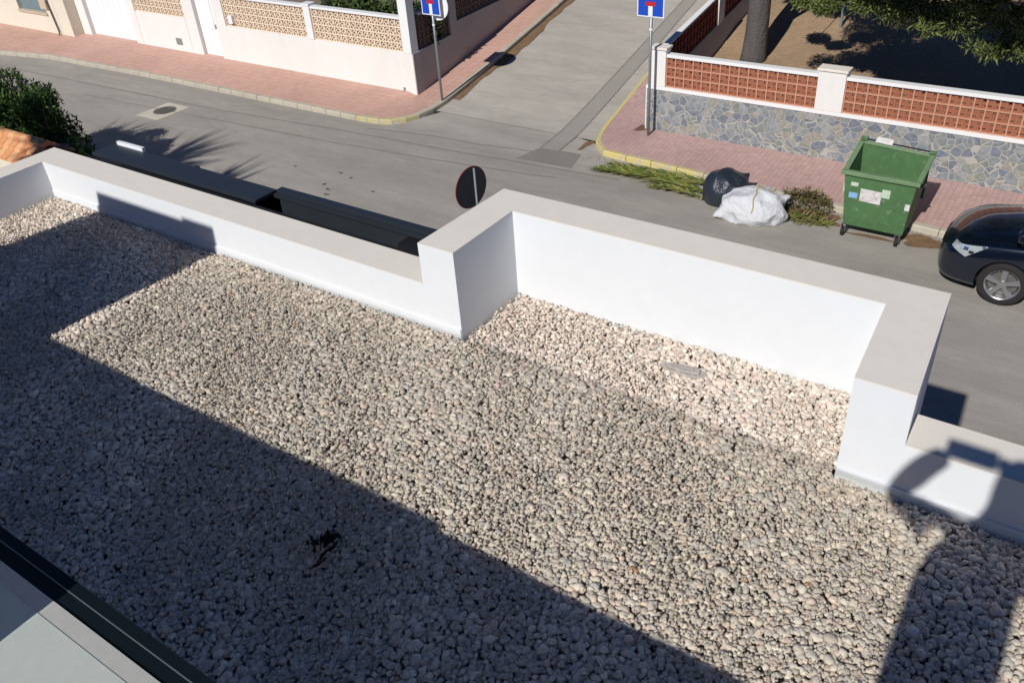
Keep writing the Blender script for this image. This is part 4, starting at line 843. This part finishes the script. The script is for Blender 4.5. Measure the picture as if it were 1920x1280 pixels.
for xa, Xa, s_ in ((xo0, Xo0, 1), (xo1, Xo1, -1)):
    q = [(xa, yo0 + W_ + .001, zl_), (xa + s_ * W_, yo0 + W_ + .001, zl_), (xa + s_ * W_, yo1 - W_ - .001, zl_), (xa, yo1 - W_ - .001, zl_)]; zb_ = ZBk if s_ > 0 else ZBk - .05
    Q = [(Xa, Yo0 + W_ + .001, ZFr), (Xa + s_ * W_, Yo0 + W_ + .001, ZFr), (Xa + s_ * W_, Yo1 - W_ - .001, zb_), (Xa, Yo1 - W_ - .001, zb_)]
    if s_ < 0: q = [q[1], q[0], q[3], q[2]]; Q = [Q[1], Q[0], Q[3], Q[2]]
    hx(*q, *Q)
b1.build('body', 'bin_green', bn)
MB().box(-3.24, -2.27, BF + .07, BB - .06, .622, .66).build('floor_shadow', 'rubber', bn) if False else None
tagp = MB(); rr2 = random.Random(8)
for k in range(26): 
    x = rr2.uniform(-3.2, -2.4); y = rr2.uniform(BF + .12, BB - .12); tagp.box(x - .06, x + .06, y - .05, y + .05, .62, .66 + rr2.uniform(0, .12))
rm = MB(); rm.box(-3.385, -2.135, BF - .05, BF + .045, ZFr + .002, ZFr + .075)
for xa, xb, zb_ in ((-3.385, -3.295, ZBk), (-2.225, -2.135, ZBk - .05)):
    rm.hexa([(xa, BF + .046, ZFr + .002), (xb, BF + .046, ZFr + .002), (xb, BB + .02, zb_ + .002), (xa, BB + .02, zb_ + .002), (xa, BF + .046, ZFr + .06), (xb, BF + .046, ZFr + .06), (xb, BB + .02, zb_ + .05), (xa, BB + .02, zb_ + .05)])
rm.hexa([(-3.294, BB - .035, ZBk + .002), (-2.226, BB - .035, ZBk - .048), (-2.226, BB + .02, ZBk - .048), (-3.294, BB + .02, ZBk + .002), (-3.294, BB - .035, ZBk + .05), (-2.226, BB - .035, ZBk), (-2.226, BB + .02, ZBk), (-3.294, BB + .02, ZBk + .05)])
rm.build('rim', 'bin_rim', bn, bevel=.014)
ld = MB(); ld.hexa([(-3.26, BB + .10, .55), (-2.2, BB + .10, .52), (-2.2, BB + .125, .52), (-3.26, BB + .125, .55), (-3.26, BB + .045, ZBk + .02), (-2.2, BB + .045, ZBk - .03), (-2.2, BB + .075, ZBk - .03), (-3.26, BB + .075, ZBk + .02)]); ld.build('lid', 'bin_lid', bn)
lp = MB(); lp.box(-3.36, -3.24, BB - .03, BB + .05, ZBk + .052, ZBk + .12); lp.build('lid_hinge', 'bin_green', bn, bevel=.015)
lp = MB(); lp.box(-2.24, -2.14, BB - .03, BB + .05, ZBk + .002, ZBk + .05); lp.build('lid_hinge', 'bin_green', bn, bevel=.015)
lp = MB(); lp.tube([(-3.3, BB + .035, ZBk + .07), (-2.7, BB + .035, ZBk + .045), (-2.16, BB + .035, ZBk + .02)], .014, 8); lp.build('hinge_rod', 'rubber', bn, smooth=True)
tag(MB().hexa([(-3.12, BB + .0, ZBk + .055), (-2.84, BB - .0, ZBk + .04), (-2.84, BB + .06, ZBk + .06), (-3.12, BB + .06, ZBk + .075), (-3.10, BB + .02, ZBk + .14), (-2.83, BB + .03, ZBk + .12), (-2.83, BB + .07, ZBk + .12), (-3.10, BB + .07, ZBk + .14)]).build('paper_bag', 'sticker', bevel=.005), 'crumpled white paper lying on the back edge of the green bin', 'paper')
def fy(z): return BF + .058 * (ZFr - z) / .52 * .52 - .004
def stick(x0, x1, z0, z1, m, name='sticker', dx=0):
    mb = MB(); mb.add([(x0, fy(z0), z0), (x1, fy(z0 - dx), z0 - dx), (x1 + .005, fy(z1 - dx), z1 - dx), (x0 + .005, fy(z1), z1), (x0, fy(z0) + .004, z0), (x1, fy(z0 - dx) + .004, z0 - dx), (x1 + .005, fy(z1 - dx) + .004, z1 - dx), (x0 + .005, fy(z1) + .004, z1)], [(0, 1, 2, 3), (7, 6, 5, 4), (0, 4, 5, 1), (1, 5, 6, 2), (2, 6, 7, 3), (3, 7, 4, 0)]); mb.build(name, m, bn)
stick(-3.04, -2.70, .70, .93, 'sticker', dx=.01); stick(-2.70, -2.57, .83, .98, 'sticker_pale'); stick(-3.22, -3.08, .73, .83, 'sticker_blue'); stick(-3.21, -3.09, .95, 1.02, 'sticker_pale')
MB().box(-2.31, -2.235, BF + .02, BF + .09, .68, .84).build('corner_patch', 'sticker', bn); MB().box(-3.335, -3.31, BF + .06, BF + .16, .80, .95).build('corner_patch', 'sticker_pale', bn)
for x, y in ((-3.22, BF + .08), (-2.33, BF + .08), (-3.22, BB - .1), (-2.33, BB - .1)):
    zz = .12 if y > 14.6 else 0
    w = MB(); w.tube([(x - .025, y - .04, .085 + zz), (x + .025, y - .04, .085 + zz)], .08 if not zz else .055, 16); w = w.build('castor', 'rubber', bn, smooth=False)
    f_ = MB(); f_.box(x - .04, x - .028, y - .06, y + .04, .08 + zz, .205); f_.box(x + .028, x + .04, y - .06, y + .04, .08 + zz, .205); f_.box(x - .04, x + .04, y - .05, y + .03, .2051, .215); f_.build('castor_fork', 'steel_dark', w)
for sx, xa in ((-1, -3.33), (1, -2.19)): MB().tube([(xa, BF + .35, 1.0), (xa + sx * .06, BF + .42, 1.0)], .03, 10).build('lift_pin', 'steel_dark', bn)
MB().hexa([(-2.255, BF + .1, .3), (-2.235, BF + .1, .3), (-2.235, BB - .1, .3), (-2.255, BB - .1, .3), (-2.235, BF + .1, 1.1), (-2.205, BF + .1, 1.1), (-2.205, BB - .1, 1.1), (-2.235, BB - .1, 1.1)]).build('side_panel', 'rubber', bn) if False else None

# ------------------------------------------------------------------ car
car = empty('parked_car', (.7, 13.75, 0), 'dark navy blue hatchback parked at the kerb beyond the green bin', 'car')
CX0, CYc = -1.57, 13.76
def interp(tab, d):
    for i in range(len(tab) - 1):
        if d <= tab[i + 1][0]:
            u = (d - tab[i][0]) / (tab[i + 1][0] - tab[i][0]); u = max(0, u); p0 = tab[max(i - 1, 0)]; p3 = tab[min(i + 2, len(tab) - 1)]; a, b = tab[i], tab[i + 1]; out = []
            for k in range(1, len(a)):
                m1 = (b[k] - p0[k]) / max(1e-6, b[0] - p0[0]) * (b[0] - a[0]); m2 = (p3[k] - a[k]) / max(1e-6, p3[0] - a[0]) * (b[0] - a[0])
                out.append((2 * u**3 - 3 * u**2 + 1) * a[k] + (u**3 - 2 * u**2 + u) * m1 + (-2 * u**3 + 3 * u**2) * b[k] + (u**3 - u**2) * m2)
            return out
    return list(tab[-1][1:])
#      d    zbot  wlow  wmid  zmid  wbelt zbelt wroof zroof
ST = [(0.00, .34, .42, .46, .52, .44, .60, .30, .66),
      (0.06, .24, .58, .63, .54, .58, .68, .44, .73),
      (0.18, .20, .70, .745, .56, .68, .75, .56, .81),
      (0.40, .19, .775, .815, .60, .755, .84, .64, .90),
      (0.80, .18, .80, .845, .62, .80, .90, .68, .98),
      (1.15, .18, .80, .85, .62, .82, .94, .70, 1.04),
      (1.35, .18, .80, .85, .62, .825, .95, .69, 1.14),
      (1.80, .18, .80, .85, .62, .83, .96, .64, 1.38),
      (2.15, .18, .80, .85, .62, .83, .96, .62, 1.45),
      (3.00, .18, .80, .85, .62, .83, .98, .60, 1.45),
      (3.50, .20, .80, .84, .62, .81, 1.0, .58, 1.36),
      (3.85, .26, .76, .80, .62, .76, .98, .54, 1.10),
      (4.00, .36, .66, .70, .62, .66, .90, .50, .95)]
NS = 22
def section(d):
    zb, wl, wm, zm, wb_, zbt, wr, zr = interp(ST, d)
    ctrl = [(0, zb), (wl * .6, zb), (wl, zb + .04), (wm * .995, (zb + zm) / 2), (wm, zm), ((wm + wb_) / 2 + .01, (zm + zbt) / 2 + .03), (wb_, zbt), ((wb_ * .45 + wr * .55), zbt * .45 + (zr - .03) * .55), (wr, zr - .035), (wr * .7, zr - .005), (wr * .35, zr + .008), (0, zr + .012)]
    out = []
    for i in range(len(ctrl) - 1):
        p0 = ctrl[max(i - 1, 0)]; p1 = ctrl[i]; p2 = ctrl[i + 1]; p3 = ctrl[min(i + 2, len(ctrl) - 1)]
        for q in range(3):
            u = q / 3; out.append(tuple(.5 * ((2 * p1[k]) + (-p0[k] + p2[k]) * u + (2 * p0[k] - 5 * p1[k] + 4 * p2[k] - p3[k]) * u * u + (-p0[k] + 3 * p1[k] - 3 * p2[k] + p3[k]) * u**3) for k in (0, 1)))
    out.append(ctrl[-1]); return out
ds = [0, .015, .04, .07, .11, .16, .22, .3, .4, .5] + [.5 + .08 * i for i in range(1, 43)] + [3.92, 3.97, 4.0]
S0 = [section(d) for d in ds]; K = len(S0[0])
mb = MB(); vs = []
for d, s_ in zip(ds, S0):
    for y, z in s_: vs.append((CX0 + d, CYc - y, z))
    for y, z in s_[-2:0:-1]: vs.append((CX0 + d, CYc + y, z))
R2 = 2 * K - 2; fs = []
for i in range(len(ds) - 1):
    for k in range(R2): fs.append((i * R2 + k, i * R2 + (k + 1) % R2, (i + 1) * R2 + (k + 1) % R2, (i + 1) * R2 + k))
fs.append(tuple(reversed(range(R2)))); fs.append(tuple(range((len(ds) - 1) * R2, len(ds) * R2)))
fs = [tuple(reversed(f)) for f in fs]
mb.add(vs, fs); body = mb.build('body', 'car', car, smooth=True)
WX = (-.58, 1.93)
for wx in WX:
    for sy in (-1, 1):
        c = MB().tube([(wx, CYc + sy * .58, .345), (wx, CYc + sy * 1.2, .345)], .385, 40).build('cutter', 'car_black'); md = body.modifiers.new('arch', 'BOOLEAN'); md.object = c; md.operation = 'DIFFERENCE'; md.solver = 'EXACT'
        bpy.context.view_layer.update(); me = bpy.data.meshes.new_from_object(body.evaluated_get(bpy.context.evaluated_depsgraph_get())); body.modifiers.clear(); old = body.data; body.data = me; bpy.data.objects.remove(c, do_unlink=True)
for p in body.data.polygons: p.use_smooth = True
try: body.data.set_sharp_from_angle(angle=math.radians(38))
except Exception: pass
bpy.context.view_layer.update()
bv = BVHTree.FromPolygons([(body.matrix_world @ v.co)[:] for v in body.data.vertices], [tuple(p.vertices) for p in body.data.polygons])
def patch(name, m, f, nu, nv, direction, offs=.004, parent=car, smooth=True):
    """grid f(u,v)->xyz start point, cast along direction onto the body"""
    mb = MB(); vs = []; D = Vector(direction).normalized()
    for j in range(nv + 1):
        for i in range(nu + 1):
            p = Vector(f(i / nu, j / nv)); h = bv.ray_cast(p, D)
            vs.append(h[0] - D * offs if h[0] else p + D * 1.0)
    mb.add(vs, [(j * (nu + 1) + i, j * (nu + 1) + i + 1, (j + 1) * (nu + 1) + i + 1, (j + 1) * (nu + 1) + i) for j in range(nv) for i in range(nu)])
    o_ = mb.build(name, m, parent, smooth=smooth); return o_
for sy, nm in ((-1, 'headlight'), (1, 'headlight')):
    def hl(u, v, sy=sy):   # teardrop on the front corner, pointed to the rear
        x = CX0 + .27 + .52 * u; zt = .80 + .085 * u; h_ = (.045 + .13 * u / .5) if u < .5 else (.012 + .163 * (1 - (u - .5) / .5)); return (x - .28, CYc + sy * 1.4, zt - h_ * (1 - v))
    patch(nm, 'lamp', hl, 16, 6, (.28, -sy * 1.0, 0), .006)
    def rf(u, v, sy=sy): x = CX0 + .47 + .07 * u; return (x - .28, CYc + sy * 1.4, .765 + .05 * v)
    patch('reflector', 'chrome', rf, 4, 3, (.28, -sy * 1.0, 0), .010)
    def rd(u, v, sy=sy): x = CX0 + .56 + .07 * u; return (x - .28, CYc + sy * 1.4, .735 + .04 * v)
    patch('lamp_bezel', 'car_black', rd, 4, 3, (.28, -sy * 1.0, 0), .010)
    def rt(u, v, sy=sy): x = CX0 + .72 + .05 * u; return (x - .28, CYc + sy * 1.4, .845 + .03 * v)
    patch('reflector', 'chrome', rt, 3, 2, (.28, -sy * 1.0, 0), .010)
patch('grille', 'car_black', lambda u, v: (CX0 - .6, CYc - .34 + .68 * u, .60 + .075 * v), 12, 4, (1, 0, 0), .006)
patch('lower_grille', 'car_black', lambda u, v: (CX0 - .6, CYc - .42 + .84 * u, .34 + .1 * v), 12, 4, (1, 0, 0), .006)
patch('windscreen', 'glass_dark', lambda u, v: (CX0 + 1.22 + .72 * v, CYc + (-.70 + 1.40 * u) * (1 - .09 * v), 2), 14, 12, (0, 0, -1), .004)
patch('side_window', 'glass_dark', lambda u, v: (CX0 + 1.66 + 1.9 * u - .0 + .32 * v * (1 - u) - .25 * u * v, CYc - 1.5, .99 + .32 * v), 22, 6, (0, 1, 0), .005)
patch('side_window', 'glass_dark', lambda u, v: (CX0 + 1.66 + 1.9 * u + .32 * v * (1 - u) - .25 * u * v, CYc + 1.5, .99 + .32 * v), 22, 6, (0, -1, 0), .005)
patch('bonnet_seam', 'car_black', lambda u, v: (CX0 + .25 + 1.0 * u, CYc - .655 - .075 * u - .008 * v, 2), 16, 1, (0, 0, -1), .003)
patch('bonnet_seam', 'car_black', lambda u, v: (CX0 + .25 + 1.0 * u, CYc + .655 + .075 * u + .008 * v, 2), 16, 1, (0, 0, -1), .003)
patch('door_seam', 'car_black', lambda u, v: (CX0 + 1.55 + .008 * u, CYc - 1.5, .25 + .7 * v), 1, 12, (0, 1, 0), .003)
patch('side_lamp', 'chrome', lambda u, v: (CX0 + 1.34 + .07 * u, CYc - 1.5, .70 + .025 * v), 3, 2, (0, 1, 0), .006)
for sy in (-1, 1):
    mb = MB(); mb.box(CX0 + 1.02, CX0 + 1.15, CYc + sy * .90 - .11, CYc + sy * .90 + .10, 1.13, 1.29); mi = mb.build('mirror', 'car', car, bevel=.04); mb = MB(); mb.tube([(CX0 + 1.10, CYc + sy * .78, 1.0), (CX0 + 1.09, CYc + sy * .86, 1.17)], .02, 8); mb.build('mirror_arm', 'car_black', mi)
for wx in WX:
    for sy in (-1, 1):
        yo_ = CYc + sy * .835; s_ = sy
        tm_ = MB(); prof = [(.345 - .115, 0), (.345 - .02, -.012), (.345 - .004, .0), (.345, .03), (.345, .16), (.345 - .02, .19), (.23, .19)]; prof[0] = (.236, .006); n = 48; vs = []
        for k in range(n):
            a = 2 * math.pi * k / n
            for r_, t_ in prof: vs.append((wx + r_ * math.cos(a), yo_ - s_ * t_, .345 + r_ * math.sin(a)))
        q = len(prof); tm_.add(vs, [(k * q + j, k * q + j + 1, ((k + 1) % n) * q + j + 1, ((k + 1) % n) * q + j) for k in range(n) for j in range(q - 1)])
        wh = tm_.build('wheel', 'rubber', car, smooth=True)
        rmb = MB(); prof = [(.238, .002), (.243, -.004), (.232, .004), (.222, .02), (.215, .12)]; vs = []
        for k in range(n):
            a = 2 * math.pi * k / n
            for r_, t_ in prof: vs.append((wx + r_ * math.cos(a), yo_ - s_ * t_, .345 + r_ * math.sin(a)))
        q = len(prof); rmb.add(vs, [(k * q + j, k * q + j + 1, ((k + 1) % n) * q + j + 1, ((k + 1) % n) * q + j) for k in range(n) for j in range(q - 1)])
        for k in range(5):
            a = 2 * math.pi * (k + .25) / 5 ; ca, sa = math.cos(a), math.sin(a)
            def P_(r_, w_, t_): return (wx + r_ * ca - w_ * sa, yo_ - s_ * t_, .345 + r_ * sa + w_ * ca)
            rmb.hexa([P_(.04, -.035, .035), P_(.235, -.05, .022), P_(.235, .05, .022), P_(.04, .035, .035), P_(.04, -.03, .015), P_(.23, -.036, .008), P_(.23, .036, .008), P_(.04, .03, .015)])
        rmb.tube([(wx, yo_ - s_ * .04, .345), (wx, yo_ - s_ * .008, .345)], .06, 20)
        rmb.build('rim', 'alloy', wh); MB().tube([(wx, yo_ - s_ * .10, .345), (wx, yo_ - s_ * .13, .345)], .21, 24).build('brake_disc', 'steel_dark', wh)
MB().box(CX0 + .35, CX0 + 3.7, CYc - .6, CYc + .6, .2, .5).build('underbody', 'car_black', car)

# ------------------------------------------------------------------ the photographer (behind the lens; only the shadow shows)
pz = 5.70
def skin_chain(name, verts, edges, m, parent=None, lvl=2, root=0):
    me = bpy.data.meshes.new(name); me.from_pydata([v[:3] for v in verts], edges, []); o_ = bpy.data.objects.new(name, me); COL.objects.link(o_)
    o_.modifiers.new('skin', 'SKIN'); 
    sv = me.skin_vertices[0].data if me.skin_vertices else None
    if sv is None:
        bpy.context.view_layer.objects.active = o_; o_.select_set(True); bpy.ops.mesh.customdata_skin_add(); sv = me.skin_vertices[0].data
    for i, v in enumerate(verts): sv[i].radius = (v[3], v[4] if len(v) > 4 else v[3]); sv[i].use_root = (i == root)
    s2 = o_.modifiers.new('sub', 'SUBSURF'); s2.levels = lvl; s2.render_levels = lvl
    bpy.context.view_layer.update(); me2 = bpy.data.meshes.new_from_object(o_.evaluated_get(bpy.context.evaluated_depsgraph_get())); o_.modifiers.clear(); o_.data = me2
    me2.polygons.foreach_set('use_smooth', [True] * len(me2.polygons)); me2.materials.clear(); me2.materials.append(M[m])
    if parent: o_.parent = parent
    return o_
PX, PY = .105, -.34
pv = [(PX, PY, 6.60, .17, .12), (PX, PY, 6.78, .19, .11), (PX, PY + .03, 6.94, .205, .12), (PX + .03, PY + .08, 7.11, .16, .10), (PX + .05, PY + .11, 7.24, .07), (PX + .075, PY + .13, 7.36, .088, .092), (PX + .075, PY + .13, 7.50, .094, .10), (PX + .075, PY + .12, 7.58, .07, .07),
      (PX - .08, PY + .12, 7.13, .075), (PX - .355, PY + .14, 7.205, .062), (PX - .27, PY + .24, 7.325, .056), (PX - .20, PY + .29, 7.395, .046),
      (PX + .17, PY + .10, 7.12, .075), (PX + .26, PY + .13, 6.99, .065), (PX + .135, PY + .25, 7.24, .05), (PX + .035, PY + .29, 7.38, .042),
      (PX - .09, PY, 6.52, .11), (PX - .10, PY + .02, 6.12, .065), (PX - .11, PY, 5.80, .045), (PX - .11, PY + .14, 5.735, .035),
      (PX + .10, PY, 6.52, .11), (PX + .11, PY + .02, 6.12, .065), (PX + .12, PY, 5.80, .045), (PX + .12, PY + .14, 5.735, .035)]
pe = [(0, 1), (1, 2), (2, 3), (3, 4), (4, 5), (5, 6), (6, 7), (3, 8), (8, 9), (9, 10), (10, 11), (3, 12), (12, 13), (13, 14), (14, 15), (0, 16), (16, 17), (17, 18), (18, 19), (0, 20), (20, 21), (21, 22), (22, 23)]
person = skin_chain('person', pv, pe, 'shirt'); tag(person, 'person in a grey shirt holding up a phone, seen only by the shadow', 'person')
me = person.data
for n_ in ('skin', 'jeans', 'hair', 'rubber'): me.materials.append(M[n_])
for p in me.polygons:
    c = p.center
    if c.z < 6.56: p.material_index = 2 if c.z > 5.80 else 4
    elif c.z > 7.27 and abs(c.x - PX - .10) < .13 and c.y < PY + .24: p.material_index = 3 if (c.z > 7.54 or c.y < PY + .10) else 1
    elif (c.y > PY + .22): p.material_index = 1
for k, (hx, sg) in enumerate(((PX - .19, 1), (PX + .03, -1))):      # hands: four fingers and a thumb each, closed on the phone edge
    fv = [(hx, PY + .308, 7.385, .034, .018)]; fe_ = []
    for i in range(4):
        b_ = len(fv); z0 = 7.368 + i * .017; l = (.8, 1, .95, .75)[i]
        fv += [(hx + sg * .02, PY + .322, z0, .0085), (hx + sg * (.02 + .022 * l), PY + .332, z0 + .004, .008), (hx + sg * (.02 + .036 * l), PY + .322, z0 + .004, .007)]; fe_ += [(0, b_), (b_, b_ + 1), (b_ + 1, b_ + 2)]
    b_ = len(fv); fv += [(hx + sg * .012, PY + .29, 7.39, .010), (hx + sg * .035, PY + .292, 7.405, .0085)]; fe_ += [(0, b_), (b_, b_ + 1)]
    h_ = skin_chain('hand', fv, fe_, 'skin', person, 1)
tag(MB().box(-.11, .083, -.040, -.028, 7.370, 7.462).build('phone', 'rubber', bevel=.003), 'phone held up in both hands of the person on the terrace', 'phone')
